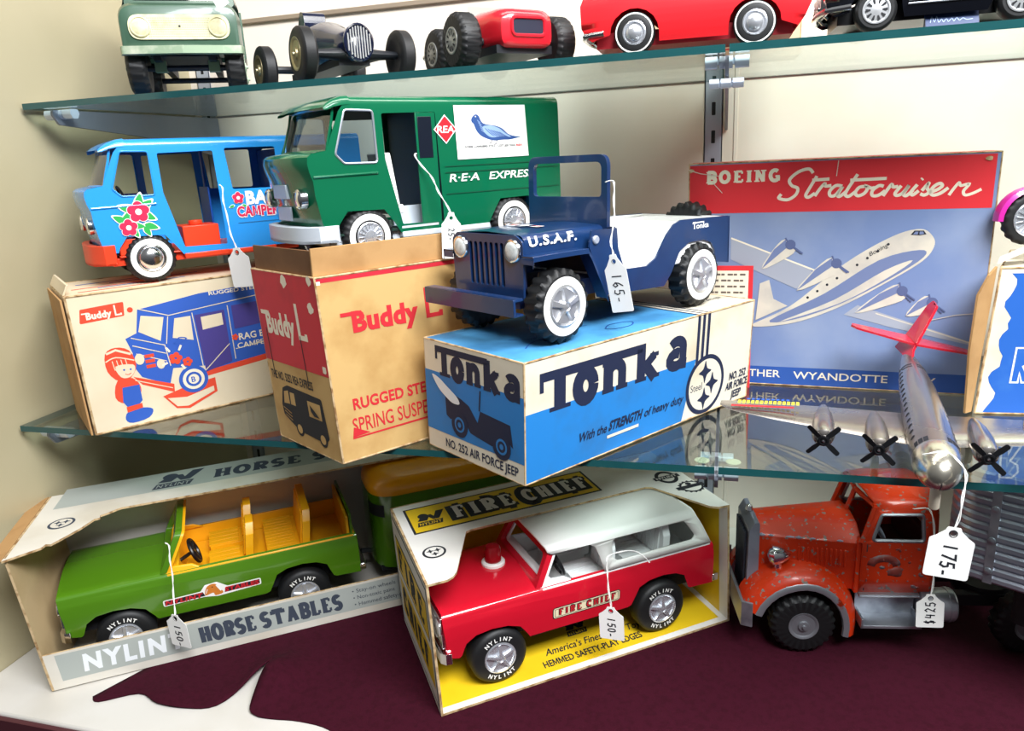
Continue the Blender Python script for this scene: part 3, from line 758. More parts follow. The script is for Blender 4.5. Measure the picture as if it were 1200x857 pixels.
# ---------------------------------------------------------------- cartons
KRAFT = M('kraft_board', 'B98F5C', .85, col2='A97F4E', scale=25, bump=.15, bscale=120)
KEDGE = M('board_edge', 'C9AE84', .9, col2='8E6B42', scale=120)
KDARK = M('kraft_inside', '7A5636', .9, col2='6A482B', scale=20)  # darker kraft: shade inside the opened carton is put into the colour
OFFW = M('carton_offwhite', 'E4DCC8', .7, col2='CDBF9F', scale=16, lo=.5, hi=.8, bump=.1, bscale=80)
CWHITE = M('carton_white', 'ECE9E2', .55, col2='DDD6C8', scale=14, lo=.5, hi=.8)
class Carton:
    """tapered box: bottom corner B nearest the camera, va = short side, vc = long side, top shifted"""
    def __init__(s, B, va, vc, h, z0, sh, ka=1., kc=1.):
        s.B = Vector((B[0], B[1], z0)); s.va = Vector((va[0], va[1], 0)); s.vc = Vector((vc[0], vc[1], 0)); s.T = s.B+Vector((sh[0], sh[1], h)); s.h = h; s.la = s.va.length; s.lc = s.vc.length; s.ka = ka; s.kc = kc
    def corners(s):
        B, T, a, c = s.B, s.T, s.va, s.vc; a2, c2 = a*s.ka, c*s.kc
        return [B, B+c, B+c+a, B+a, T, T+c2, T+c2+a2, T+a2]
    def face(s, f):
        p = s.corners()
        q = {'front': (0, 1, 5, 4), 'left': (3, 0, 4, 7), 'top': (4, 5, 6, 7), 'bottom': (0, 1, 2, 3), 'back': (3, 2, 6, 7), 'right': (1, 2, 6, 5)}[f]
        w = s.la if f in ('left', 'right') else s.lc; h = s.la if f in ('top', 'bottom') else s.h
        return quadmap(*[p[i] for i in q], w, h)
    def solid(s, mats_of):       # material index per face: bottom, top, front, right, back, left
        m = MB(); p = s.corners()
        for idx, mt in zip(([3, 2, 1, 0], [4, 5, 6, 7], [0, 1, 5, 4], [1, 2, 6, 5], [2, 3, 7, 6], [3, 0, 4, 7]), mats_of):
            m.add([p[i] for i in idx], [[0, 1, 2, 3]], mt)
        return m
    def worn_edges(s, m, mat, r=.09, which=((0, 1), (0, 3), (0, 4), (1, 5), (3, 7), (4, 5), (4, 7), (5, 6), (6, 7))):
        p = s.corners(); c = sum(p, Vector())/8
        for a, b in which:
            o = [(c-p[i]).normalized()*r*.9 for i in (a, b)]
            m.tube([p[a]+o[0], p[b]+o[1]], r, 6, mat)
    def panel(s, m, f, poly, t, mi, mo, me, inward=True):
        """board of thickness t on face f: mi inner material, mo outer, me edge"""
        F = s.face(f); v, fc = sheet2d(poly); n = len(v)
        fl = f in ('bottom', 'back')      # map normal points inward there
        sgn = 1 if fl else -1
        out = [F(a, b, 0) for a, b in v]; inn = [F(a, b, sgn*t) for a, b in v]
        m.add(out, fc, mo); m.add(inn, fc, mi)
        cnt = {}
        for x in fc:
            for i in range(len(x)): cnt[(x[i], x[(i+1) % len(x)])] = 1
        m.add(out+inn, [[a, b, b+n, a+n] for (a, b) in cnt if (b, a) not in cnt], me)
def buddy(sf, u, v, w, h, mat, L=True):
    """the carton's heavy 'Buddy L' lettering: long bar to the left of the B, tall L"""
    sf.text('Buddy', u+w*.10, v, h*.66, mat, w*.66, .05)
    sf.rect(u, v+h*.53, u+w*.2, v+h*.66, mat)
    sf.stroke([(u+w*.86, v+h*1.05), (u+w*.86, v+.06*h), (u+w*1.0, v+.06*h), (u+w*1.0, v+h*.2)], h*.15, mat)

# --- jeep carton
JB = Carton((-14.6, -6.3), (-10.9, 7.5), (17.0, 25.0), 10.08, .14, (.5, -.6))
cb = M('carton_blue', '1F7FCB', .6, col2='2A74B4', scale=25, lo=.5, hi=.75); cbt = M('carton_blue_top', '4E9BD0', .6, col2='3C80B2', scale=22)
navy = M('print_navy', '15203F', .7)
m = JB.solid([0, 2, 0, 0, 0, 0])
sf = Surf(m, JB.face('front'))
sf.poly([(0, 0), (19.5, .0), (21.2, 5.87), (0, 5.87)], 1)
sf.up()
sf.poly([(1.6, 8.9), (13.5, 8.9), (13.5, 8.15), (2.0, 8.15), (2.0, 7.3), (1.6, 7.3)], 3)
sf.rect(3.1, 5.5, 4.35, 8.4, 3); sf.rect(2.6, 5.5, 4.9, 5.85, 3)
sf.slab('o', 5.05, 5.5, 3.9, 3, .3, .1, 3.1); sf.slab('n', 8.3, 5.5, 3.9, 3, .3, .1, 3.5); sf.slab('k', 12.35, 5.5, 3.4, 3, .32, .1, 3.8); sf.slab('a', 16.4, 5.75, 3.9, 3, .3, .1, 3.9)
for x in (21.35, 22.1, 22.85): sf.rect(x-.2, 4.8, x+.2, 10.15, 3)
sf.k = 3; sf.disc(22.9, 3.0, 2.98, 3, 40); sf.up(); sf.disc(22.9, 3.0, 2.55, 0, 40); sf.up()
for cx, cy in ((23.9, 2.95), (22.7, 4.3), (22.75, 1.6)):
    sf.poly(smooth([(cx, cy+1.15), (cx+.3, cy+.35), (cx+1., cy), (cx+.3, cy-.35), (cx, cy-1.15), (cx-.3, cy-.35), (cx-1., cy), (cx-.3, cy+.35)], 3, True), 3)
sf.text('Steel', 20.6, 2.65, .75, 3, 1.75, .0)
sf.text('NO. 252', 26.8, 2.5, .78, 3, 2.8, .025, .1); sf.text('AIR FORCE', 26.3, 1.5, .78, 3, 3.7, .025, .1); sf.text('JEEP', 27.3, .5, .78, 3, 1.7, .025, .1)
sf.text('With the', 5.75, 2.0, .8, 3, 3.4, .015, .25); sf.text('STRENGTH', 9.4, 2.05, .85, 3, 4.2, .04, .3); sf.text('of heavy duty', 14.0, 2.05, .8, 3, 5.5, .015, .25); sf.rect(9.25, 1.35, 13.3, 1.62, 0)
sf = Surf(m, JB.face('left')); w = JB.la
sf.rect(0, 1.75, w, 7.3, 1); sf.up()
sf.poly([(1.7, 9.7), (8.9, 9.7), (8.9, 9.15), (2.0, 9.15), (2.0, 8.5), (1.7, 8.5)], 3); sf.rect(2.6, 7.1, 3.4, 9.3, 3); sf.rect(2.3, 7.1, 3.8, 7.4, 3)
sf.slab('o', 3.85, 7.1, 2.7, 3, .3, .1, 2.0); sf.slab('n', 5.95, 7.05, 2.7, 3, .3, .1, 2.15); sf.slab('k', 8.15, 7.0, 2.6, 3, .32, .1, 2.5); sf.slab('a', 10.7, 7.0, 2.7, 3, .3, .1, 2.5)
sf.text('NO. 252 AIR FORCE JEEP', 2.7, .55, .8, 3, 9.8, .02)
jl = M('print_mid_blue', '1B4F9C', .7); cwt = M('print_white', 'E9EDEF', .7)
sf.poly([(2.9, 6.0), (5.2, 5.5), (6.3, 5.1), (7.4, 3.9), (7.8, 5.0), (11.6, 4.7), (11.9, 2.8), (11.3, 3.2), (10.6, 3.5), (9.6, 2.9), (9.3, 2.3), (6.4, 2.7), (5.6, 3.6), (4.6, 3.9), (3.6, 3.3), (3.0, 3.6)], 3); sf.up()
sf.stroke([(7.7, 5.0), (7.9, 6.8)], .18, 3)
for x, y in ((4.9, 3.1), (10.5, 2.6)):
    sf.k = 4; sf.disc(x, y, 1.15, 3, 24); sf.up(); sf.disc(x, y, .7, 1, 20); sf.up(); sf.ring(x, y, .25, .5, 3, 16)
sf.k = 4; sf.poly(smooth([(1.1, 7.0), (2.2, 6.8), (3.2, 6.3), (4.6, 5.6), (5.0, 5.0), (4.0, 4.9), (3.0, 5.3), (2.0, 5.9)], 3, True), 5)
sf = Surf(m, JB.face('top'))
sf.rect(21.3, 0, JB.lc, JB.la, 0)
for i in range(3): sf.rect(21.2+.75*i, 0, 21.5+.75*i, JB.la, 3)
sf.up()
for i in range(9):
    sf.text('NO. 252 AIR FORCE JEEP' if i == 2 else '', 23.5, 3.2, .6, 3, 6., 0) if i == 2 else None
for q in ([(3, 3.2), (5, 4.4), (8, 4.2), (9.5, 5.2)], [(4, 6.5), (6, 5.2), (9, 6.), (12, 5.2)], [(12, 3.0), (13.5, 3.8), (15.5, 3.2), (14.5, 2.2), (12.6, 2.3), (12, 3.0)]): sf.stroke(smooth(q, 5), .13, 4)
JB.worn_edges(m, 6)
tag(m.build('carton', [OFFW, cb, cbt, navy, jl, cwt, KEDGE], recalc=False), 'cream and bright blue carton under the navy blue jeep', 'box')

# --- delivery van carton with its opened flaps
BB = Carton((-31.35, -4.33), (-9.6, 5.7), (18.4, 24.9), 16.25, .06, (-.5, -.4))
tan = M('carton_tan', 'C9A468', .75, col2='B48B50', scale=30, lo=.45, hi=.75, bump=.15, bscale=90, det=8); cred = M('carton_red', 'CF2233', .6, col2='B51E2E', scale=20); pred = M('print_red', 'C9222C', .7)
pale = M('print_cream', 'EFE3CB', .7)
m = BB.solid([0, 0, 0, 0, 0, 0])
sf = Surf(m, BB.face('front'))
sf.rect(.1, 15.75, BB.lc, 16.25, 1); sf.rect(0, 15.6, .5, 15.9, 4); sf.up()
buddy(sf, 1.8, 11.3, 9.8, 2.6, 2)
sf.text('RUGGED STEEL', 1.75, 4.55, 1.0, 2, 8.6, .03); sf.text('SPRING SUSPENSION', 1.45, 2.5, 1.35, 2, 11.3, .005)
sf.poly([(1.3, 2.1), (11.3, 2.2), (11.3, 2.0), (1.3, 1.95)], 2); sf.poly([(1.3, 2.1), (1.5, 3.0), (3.0, 2.2)], 2)
sf = Surf(m, BB.face('left')); w = BB.la
sf.rect(0, 7.8, w, 16.25, 1); sf.up()
for x, y, r in ((5.9, 15.6, .7), (9.9, 13.6, .6), (10.6, 8.4, .45), (10.3, 15.9, .5)):
    sf.poly([(x+r*(.6+.4*random.random())*math.cos(a), y+r*(.6+.4*random.random())*math.sin(a)) for a in [2*PI*k/11 for k in range(11)]], 4)
buddy(sf, .6, 10.6, 7.8, 3.0, 4)
sf.text('THE NO. 5252 REA EXPRESS', .5, 6.1, .8, 3, 7.6, .02)
for x in (1.1, 7.3): sf.stroke([(x, 10.9), (x+.1, 7.2), (x+.1, 6.4)], .14, 3)
sf.poly(rp([(2.2, 5.3), (3.2, 5.7), (9.2, 5.5), (9.6, 1.9), (8.8, 1.3), (4.2, 1.5), (1.7, 2.6), (1.6, 3.6)], .3), 3); sf.up()
sf.poly([(2.4, 5.0), (3.2, 5.2), (3.2, 3.9), (2.1, 3.8)], 0); sf.poly([(3.5, 5.1), (4.3, 5.1), (4.3, 3.9), (3.4, 3.9)], 0); sf.rect(6.6, 3.4, 8.8, 4.9, 0)
for x, y in ((4.4, 1.7), (8.5, 1.6)): sf.disc(x, y, .7, 3, 20); sf.up(); sf.disc(x, y, .45, 0, 16)
sf.up(); sf.poly([(7., 4.6), (7.8, 4.1), (8.5, 3.6), (7.6, 3.6), (7.1, 4.)], 3)
for k in range(3): sf.stroke([(1.9+.1*k, 3.4-.35*k), (3.3, 3.0-.35*k)], .08, 0)
BB.worn_edges(m, 5, .1)
bbx = m.build('carton', [tan, cred, pred, INK, pale, KEDGE], recalc=False); tag(bbx, 'tall tan and red carton carrying the green van', 'box')
ax = BB.va.normalized(); cx_ = BB.vc.normalized()
def slab_on(m, p, du, dv, t, n, mat=0):
    p, du, dv, n = Vector(p), Vector(du), Vector(dv), Vector(n).normalized()*t
    return m.hexa([p, p+du, p+du+n, p+n, p+dv, p+du+dv, p+du+dv+n, p+dv+n], mat)
T0 = BB.T+cx_*.2+ax*.4
m = MB(); slab_on(m, T0, BB.vc*.97, Vector((0, 0, 2.3))-ax*.1, .22, ax); m.build('flap', KRAFT, bbx, bevel=.04)
m = MB(); slab_on(m, BB.T+cx_*.35+ax*.7, ax*10.2, Vector((0, 0, 2.1)), .2, cx_); m.build('flap', KDARK, bbx, bevel=.04)
m = MB(); slab_on(m, T0+cx_*5.+Vector((0, 0, .02)), BB.vc*.8, ax*9.9, .12, (0, 0, 1)); m.build('flap', KDARK, bbx)
# --- camper carton
CB = Carton((-60.35, -1.39), (-8.8, 7.0), (17.5, 24.0), 14.15, .06, (.3, -.7))
cpale = M('carton_pale', 'E3D3B5', .75, col2='D2BF9C', scale=10, lo=.45, hi=.75, bump=.1, bscale=70); cor = M('print_orange_red', 'E2472A', .7); cbl = M('print_blue', '2B59B5', .7)
m = CB.solid([0, 0, 0, 0, 0, 0]); sf = Surf(m, CB.face('front'))
sf.poly(rp([(1.1, 12.75), (5.0, 12.95), (4.85, 11.55), (.85, 11.35)], .15), 1); sf.up(); buddy(sf, 1.15, 11.7, 3.45, 1.0, 3); sf.disc(5.45, 12.05, .27, 1, 16)
sf.k = 1
sf.poly([(6.1, 11.95), (8.2, 12.2), (12.2, 12.7), (20, 13.0), (26, 13.0), (26, 5.2), (12.0, 4.2), (11.6, 4.9), (8.4, 5.3), (7.8, 3.6), (5.3, 5.0), (4.5, 6.8), (4.9, 7.6), (4.5, 9.2), (5.6, 9.6)], 2)
sf.poly([(11.4, 4.3), (26, 5.6), (26, 4.9), (11.4, 3.7)], 1); sf.poly([(4.5, 5.2), (8.2, 3.6), (8.1, 2.7), (5.2, 4.2)], 1); sf.up()
sf.poly([(6.3, 11.3), (8.4, 10.8), (7.7, 8.4), (5.8, 9.7)], 0); sf.poly([(9.4, 10.5), (11.0, 10.5), (10.9, 7.9), (8.9, 8.5)], 0)
sf.poly([(11.4, 10.5), (14.5, 10.6), (14.5, 4.8), (11.6, 4.2)], 4); sf.poly([(12.0, 10.2), (14.2, 10.3), (14.2, 9.0), (12.0, 8.8)], 0)
sf.poly([(15.3, 10.9), (18.6, 11.0), (18.6, 8.5), (15.3, 8.3)], 4); sf.poly([(15.6, 10.6), (18.3, 10.7), (18.3, 9.5), (15.6, 9.4)], 0)
sf.poly([(11.6, 6.4), (14.5, 6.8), (14.5, 4.9), (11.6, 4.4)], 1); sf.up()
for q in ([(8.9, 7.9), (9.5, 8.4), (10.2, 8.2), (9.4, 7.9), (8.9, 7.9)], [(9.3, 8.), (9.2, 7.1)]): sf.stroke(smooth(q, 3), .12, 2)
for q in ([(5.0, 9.2), (8.0, 7.9), (8.2, 5.6)], [(6.2, 12.0), (8.9, 10.9), (20, 11.8)], [(11.2, 10.8), (11.4, 4.6)], [(14.9, 11.), (14.9, 5.)], [(8.8, 10.8), (8.2, 8.0)], [(11.6, 4.4), (14.5, 6.8)], [(15.1, 6.1), (22, 6.6)], [(5.2, 7.5), (7.9, 6.2)], [(5.0, 8.4), (8., 7.)], [(4.6, 4.8), (8.0, 3.2)]): sf.stroke(q, .09, 0)
for q in ((5.4, 6.9, .45), (7.3, 6.0, .4)): sf.disc(q[0], q[1], q[2], 0, 16, q[2]*1.3)
for i in range(3): sf.rect(5.9, 6.9-.55*i, 6.8, 7.25-.55*i, 1)
def pflower(cx, cy, r):
    for j in range(5):
        a = 2*PI*j/5; sf.disc(cx+r*.6*math.cos(a), cy+r*.6*math.sin(a), r*.45, 1, 12)
sf.up(); pflower(8.8, 6.3, .65); pflower(9.9, 5.7, .5)
for a in (60, 120, 200, 300): sf.stroke([(8.8+.9*math.cos(math.radians(a)), 6.3+.9*math.sin(math.radians(a))), (8.8+1.5*math.cos(math.radians(a)), 6.3+1.5*math.sin(math.radians(a)))], .22, 3)
sf.text('RAG BAG', 15.6, 7.0, .75, 3, 4.2, .02); sf.text('CAMPER', 15.3, 6.1, .6, 3, 3.6, .01); pflower(15.2, 7.4, .35)
sf.text('RUGGED STEEL', 13.2, 12.35, .4, 3, 5.5, .02)
sf.k = 3; sf.disc(10.2, 3.7, 1.5, 2, 28); sf.up(); sf.disc(10.2, 3.7, 1.12, 3, 26); sf.up(); sf.ring(10.2, 3.7, .55, .8, 2, 20); sf.text('B', 9.95, 3.4, .6, 2, None, .02)
sf.k = 2; sf.poly([(6.9, 2.5), (9.5, 3.1), (12.4, 3.4), (12.4, 1.8), (9.3, .6), (8.0, .9)], 1); sf.up(); sf.poly([(7.3, 2.2), (9.2, 1.9), (12.1, 2.5), (12.1, 1.95), (9.2, .9), (8.1, 1.1)], 0)
# child figure in a cap: red hair and jersey, blue trousers and shoes
sf.k = 1
sf.poly(smooth([(2.3, 6.2), (2.4, 8.0), (3.4, 8.5), (4.6, 8.0), (5.0, 6.4), (4.3, 5.2), (3.2, 5.0)], 3, True), 1); sf.up()
sf.poly(smooth([(3.1, 6.6), (4.7, 6.5), (4.75, 5.8), (4.2, 5.25), (3.4, 5.4)], 3, True), 0)
sf.stroke([(2.5, 8.0), (3.4, 8.25), (4.7, 7.6)], .22, 0); sf.stroke(smooth([(2.3, 7.2), (3.3, 7.5), (4.9, 6.9)], 4), .12, 0)
for x in (2.9, 3.3, 3.7, 4.1): sf.stroke([(x, 7.2), (x+.1, 6.2)], .08, 0)
sf.up(); sf.disc(3.8, 6.1, .1, 2, 8); sf.disc(4.4, 6.05, .1, 2, 8); sf.stroke(arc(4.1, 5.9, .35, 220, 320, 5), .07, 1)
sf.k = 1; sf.poly(smooth([(3.0, 5.1), (4.4, 5.1), (5.0, 4.0), (4.6, 2.9), (3.3, 2.6), (2.5, 3.4)], 3, True), 1)
sf.up(); sf.poly([(3.3, 4.3), (4.9, 4.3), (4.9, 2.6), (4.5, 2.2), (3.4, 2.2), (3.1, 2.8)], 2); sf.poly([(3.3, 2.2), (4.8, 2.3), (4.8, 1.8), (3.3, 1.6)], 1); sf.poly(smooth([(3.0, .9), (3.4, 1.7), (4.8, 1.8), (5.7, 1.4), (5.2, .6), (3.6, .4)], 3, True), 2)
sf = Surf(m, CB.face('top')); CB.worn_edges(m, 5, .12)
for y, mt, x0, x1 in ((1.7, 1, 1.5, 9), (3.4, 2, 3.5, 12), (4.2, 1, 1.2, 8), (6.2, 2, 5, 14), (7.6, 2, 2, 9)): sf.poly([(x0, y), (x1, y+.2), (x1, y+.55), (x0, y+.4)], mt)
cbx = m.build('carton', [cpale, cor, cbl, pale, M('print_purple', '453A86', .7), KEDGE], recalc=False); tag(cbx, 'pale carton printed with a blue camper and a small child, at the left end', 'box')
m = MB(); P = CB.corners(); slab_on(m, P[7]+Vector((0, 0, .05)), (P[4]-P[7])*.95, Vector((.4, .3, 1.0)), .2, CB.vc); m.build('flap', cpale, cbx, bevel=.04)
m = MB(); slab_on(m, P[3]-CB.vc.normalized()*.35, (P[0]-P[3])*.99, (P[7]-P[3])*.98, .2, CB.vc); m.build('flap', KRAFT, cbx, bevel=.04)

# --- airliner carton standing against the back wall
SB = Carton((-3.85, 23.9), (.28, 4.0), (27.8, -2.3), 23.2, .06, (0, .0))
sky = M('print_sky_blue', '7387B2', .55, col2='97A3BD', scale=9, lo=.4, hi=.75, det=8); sred = M('carton_scarlet', 'E02C34', .5, col2='C9252D', scale=12, lo=.5, hi=.8)
plc = M('print_plane_cream', 'D8CFBE', .6, col2='C4BDB2', scale=30); plg = M('print_plane_grey', 'A3A7B4', .6); pld = M('print_plane_shadow', '6F7DA4', .6); sblue = M('print_border_blue', '24509E', .6)
m = SB.solid([0, 1, 0, 1, 1, 1]); sf = Surf(m, SB.face('front'))
sf.rect(0, 18.15, 27.5, 23, 1); sf.rect(0, .1, 27.5, 2.0, 2); sf.up()
sf.slab('BOEING', 1.7, 21.2, 1.15, 3, .32, .1, 7.3)
sf.text('ANOTHER', 3.6, .85, .8, 3, 6.2, .01); sf.text('WYANDOTTE', 11.1, .8, .8, 3, 9.0, .01); sf.text('TOY', 21.8, .78, .8, 3, 2.6, .01)
def SP(x, y): return (9+(x-400)/38.4, 23.2-(y-(95-35*(x-75)/1065))/35.3)
script = [
 [(514, 128), (498, 114), (462, 124), (432, 150), (440, 170), (462, 180), (456, 202), (428, 219), (396, 214), (404, 200)],
 [(528, 138), (500, 186), (492, 204), (502, 210), (524, 196)], [(512, 152), (572, 148)],
 [(524, 206), (540, 182), (556, 164), (560, 172), (580, 170)],
 [(618, 172), (596, 170), (576, 188), (578, 204), (596, 202), (620, 172), (604, 200), (612, 206), (634, 188)],
 [(668, 132), (638, 180), (630, 200), (642, 206), (664, 190)], [(644, 152), (766, 146)],
 [(698, 172), (676, 176), (664, 194), (674, 204), (694, 196), (704, 180), (698, 171), (716, 178), (728, 176)],
 [(758, 172), (742, 170), (722, 186), (722, 202), (742, 202), (764, 186)],
 [(758, 204), (772, 182), (784, 166), (790, 174), (806, 172)],
 [(816, 170), (798, 194), (804, 202), (822, 194), (842, 168), (826, 196), (836, 202), (856, 184)],
 [(868, 166), (850, 190), (856, 200), (874, 186)], [(880, 150), (884, 146)],
 [(884, 186), (904, 162), (900, 176), (908, 190), (894, 200), (880, 196)],
 [(908, 192), (934, 182), (948, 170), (940, 162), (922, 172), (912, 190), (922, 200), (944, 194), (968, 176)],
 [(968, 200), (984, 178), (1000, 160), (1006, 168), (1024, 164)],
 [(1024, 164), (1010, 186), (1020, 200), (1044, 194), (1068, 182)]]
for st in script[:-2]: sf.stroke(smooth([SP(*p) for p in st], 5), .30, 3)
sf.stroke(smooth([SP(*p) for p in [(972, 200), (986, 178), (1000, 160), (1007, 169), (1032, 164), (1017, 186), (1023, 199), (1045, 194), (1072, 180)]], 5), .26, 3)
sf.k = 2
# far wing and near wing, fuselage, nacelles, tail
sf.poly([(4.4, 15.6), (12.2, 12.4), (13.0, 11.0), (10.9, 10.4), (4.4, 13.4)], 5); sf.stroke([(4.4, 15.6), (12.6, 12.3)], .16, 3)
sf.poly([(16.8, 8.8), (27.2, 5.3), (27.3, 5.0), (20.0, 6.6), (15.6, 7.8)], 5); sf.stroke([(18.5, 8.0), (27.2, 5.2)], .12, 4)
sf.up()
fus = smooth([(6.7, 6.4), (10.5, 8.6), (15.4, 13.0), (19.4, 15.6), (21.8, 16.3), (22.9, 15.6), (23.1, 14.6), (22.2, 13.2), (19.4, 11.2), (15.2, 8.6), (10.8, 6.8)], 5, True)
sf.poly(fus, 4); sf.up()
sf.poly(smooth([(8.5, 7.0), (13.6, 9.9), (18.4, 13.3), (21.9, 14.3), (22.3, 13.6), (19.4, 11.4), (15.2, 8.9), (11., 7.2)], 4, True), 6)
sf.poly(smooth([(9.5, 6.9), (14.6, 9.3), (19.0, 12.3), (21.4, 13.3), (19.2, 11.5), (15.0, 8.9)], 4, True), 4)
sf.poly([(7.1, 7.0), (7.4, 10.9), (8.3, 11.3), (8.8, 9.3), (10.2, 8.6)], 4); sf.stroke([(7.5, 10.9), (7.2, 7.2)], .15, 6)
for k in range(9): sf.disc(12.1+k*.88, 9.5+k*.67, .13, 7, 8)
sf.up(); sf.poly([(21.0, 15.75), (21.3, 16.15), (22.1, 16.15), (22.35, 15.8), (21.8, 15.7)], 7); sf.poly([(21.2, 15.8), (21.4, 16.05), (21.65, 16.05), (21.6, 15.78)], 6); sf.poly([(21.75, 15.77), (21.75, 16.05), (22.05, 16.05), (22.15, 15.82)], 6)
sf.text('Boeing', 17.6, 13.7, .42, 7, 1.8, 0, .3, .55)
for (x0, y0, x1, y1) in ((10.2, 14.9, 7.5, 12.4), (14.6, 13.0, 11.0, 10.2), (20.7, 10.3, 16.6, 8.0), (23.4, 9.2, 21.2, 7.8)):
    d = Vector((x1-x0, y1-y0)); n = Vector((-d.y, d.x)).normalized(); sf.k = 5
    sf.poly(smooth([(x0+n.x*.75, y0+n.y*.75), (x0+d.x*.4+n.x*.7, y0+d.y*.4+n.y*.7), (x1, y1), (x0+d.x*.4-n.x*.75, y0+d.y*.4-n.y*.75), (x0-n.x*.75, y0-n.y*.75)], 3, True), 4); sf.up()
    sf.poly([(x0+d.x*.1, y0+d.y*.1), (x1, y1), (x0+d.x*.4-n.x*.7, y0+d.y*.4-n.y*.7), (x0-n.x*.7, y0-n.y*.7)], 6); sf.up()
    sf.disc(x0, y0, .5, 8, 14); sf.stroke([(x0+n.x*.4, y0+n.y*.4), (x0+n.x*1.2+.3, y0+n.y*1.2)], .16, 8); sf.stroke([(x0-n.x*.4, y0-n.y*.4), (x0-n.x*1.2+.3, y0-n.y*1.2-.2)], .16, 8); sf.stroke([(x0, y0), (x0+1.2, y0-.9)], .14, 8)
sf.k = 9
for q in ([(2.4, 21.3), (3.4, 20.2)], [(0, 22.6), (1.2, 22.2), (3., 21.9)], [(14.2, 22.95), (14.1, 21.5)], [(22.5, 7.2), (25.5, 8.0), (27.2, 8.2)]): sf.stroke(q, .07, 4)
for q in ((26.9, 22.8, .4), (.2, 22.7, .4)): sf.poly([(q[0]+q[2]*random.uniform(.5, 1)*math.cos(a), q[1]-.2+q[2]*.5*math.sin(a)) for a in [2*PI*k/9 for k in range(9)]], 9)
SB.worn_edges(m, 9, .07)
tag(m.build('carton', [sky, sred, sblue, pale, plc, plg, pld, INK, M('print_slate', '55618A', .6), KEDGE], recalc=False), 'flat red and blue carton picturing an airliner, standing at the back wall', 'box')
# leaflet with a red border leaning between the cartons
m = MB(); L0 = Vector((-2.3, 22.2, 0.02)); m.hexa([L0, L0+Vector((5.1, -.35, 0)), L0+Vector((5.1, -.25, 0)), L0+Vector((0, .1, 0)), L0+Vector((0, .6, 12.9)), L0+Vector((5.1, .25, 12.9)), L0+Vector((5.1, .35, 12.9)), L0+Vector((0, .7, 12.9))], 0)
sf = Surf(m, quadmap(L0, L0+Vector((5.1, -.35, 0)), L0+Vector((5.1, .25, 12.9)), L0+Vector((0, .6, 12.9)), 5.1, 12.9)); sf.rect(.4, .5, 4.65, 12.4, 1); sf.up()
for k in range(18): [sf.rect(.7+.62*i, 11.9-.62*k, .7+.62*i+.34+.2*((i*3+k) % 2), 12.1-.62*k, 2) for i in range(6)]
tag(m.build('leaflet', [sred, pale, M('print_grey', '6B5F55', .7)], recalc=False), 'small cream leaflet with a red border behind the blue jeep', 'leaflet')

# --- torn blue carton at the right edge
QB = Carton((22.4, 16.0), (4.2, 11.5), (27, 1.6), 13.4, .06, (.8, .25))
m = QB.solid([0, 0, 0, 0, 0, 0]); rbl = M('carton_royal_blue', '1E5FB8', .55, col2='3A74BE', scale=30, lo=.55, hi=.8); sf = Surf(m, QB.face('front'))
tear = [(1.0+.4*random.random()+.4*math.sin(k*.9), 12.9-12.9*k/26) for k in range(27)]
sf.poly([(27, 12.9)]+tear+[(27, 0)], 1); sf.up()
for q in ([(2.5, 3.0), (2.5, 6.2), (3.5, 6.2), (4.0, 5.6), (3.9, 4.9), (3.3, 4.5), (4.1, 3.0), (3.4, 3.0), (3.1, 3.9), (3.1, 3.0)],): sf.stroke(q, .16, 2, True)

for q in ([(5.0, 11.2), (6.5, 11.5)], [(7.5, 7.4), (9.0, 7.9)]): sf.stroke(q, .1, 2)
QB.worn_edges(m, 3, .1)
qb = m.build('carton', [OFFW, rbl, cwt, KEDGE], recalc=False); tag(qb, 'torn cream and royal blue carton under the pink motorcycle', 'box')
P = QB.corners(); m = MB(); n_ = Vector((-.9, -.75, 0))
fl = [P[0]+Vector((-.15, .15, .1)), P[0]+n_*1.2+Vector((.15, 0, .25)), P[0]+n_*1.4+Vector((.1, .1, 6)), P[0]+n_*1.7+Vector((.5, .2, 11.2)), P[0]+n_*1.3+Vector((.9, .2, 12.9)), P[4]+Vector((-.2, .1, .1))]
nn = Vector((-.6, .75, 0))*.22; m.add([tuple(p) for p in fl]+[tuple(p+nn) for p in fl], [[0, 1, 2, 3, 4, 5], [11, 10, 9, 8, 7, 6]]+[[i, (i+1) % 6, (i+1) % 6+6, i+6] for i in range(6)]); m.build('flap', KRAFT, qb)
m = MB(); slab_on(m, P[4]+Vector((-.2, .2, .3)), Vector((5.5, .4, 2.6)), QB.va*.2+Vector((0, 0, .2)), .14, (0, 0, 1)); m.build('flap', CWHITE, qb)

# --- the two open-fronted display cartons on the deck
def window_carton(C, cut, mats, name_label, lip=None):
    m = MB(); inn, out, ed = 0, 1, 2; t = .22
    full = lambda w, h: [(0, 0), (w, 0), (w, h), (0, h)]
    C.panel(m, 'bottom', full(C.lc, C.la), t, inn, out, ed); C.panel(m, 'back', full(C.lc, C.h), t, inn, out, ed)
    C.panel(m, 'left', full(C.la, C.h), t, 3, out, ed); C.panel(m, 'right', full(C.la, C.h), t, inn, out, ed)
    C.panel(m, 'top', cut, t, 3, out, ed)
    if lip: C.panel(m, 'front', full(C.lc, lip), t, 3, out, ed)
    return m
yel = M('carton_yellow', 'F0C81E', .5, col2='E4B914', scale=12, lo=.5, hi=.8); inkn = M('print_charcoal', '23262C', .7)
FB = Carton((-24.0, -4.85), (-9.4, 13.4), (25.4, 20.2), 13.65, ZF+.17, (-.34, -.12))
W, D = FB.lc, FB.la
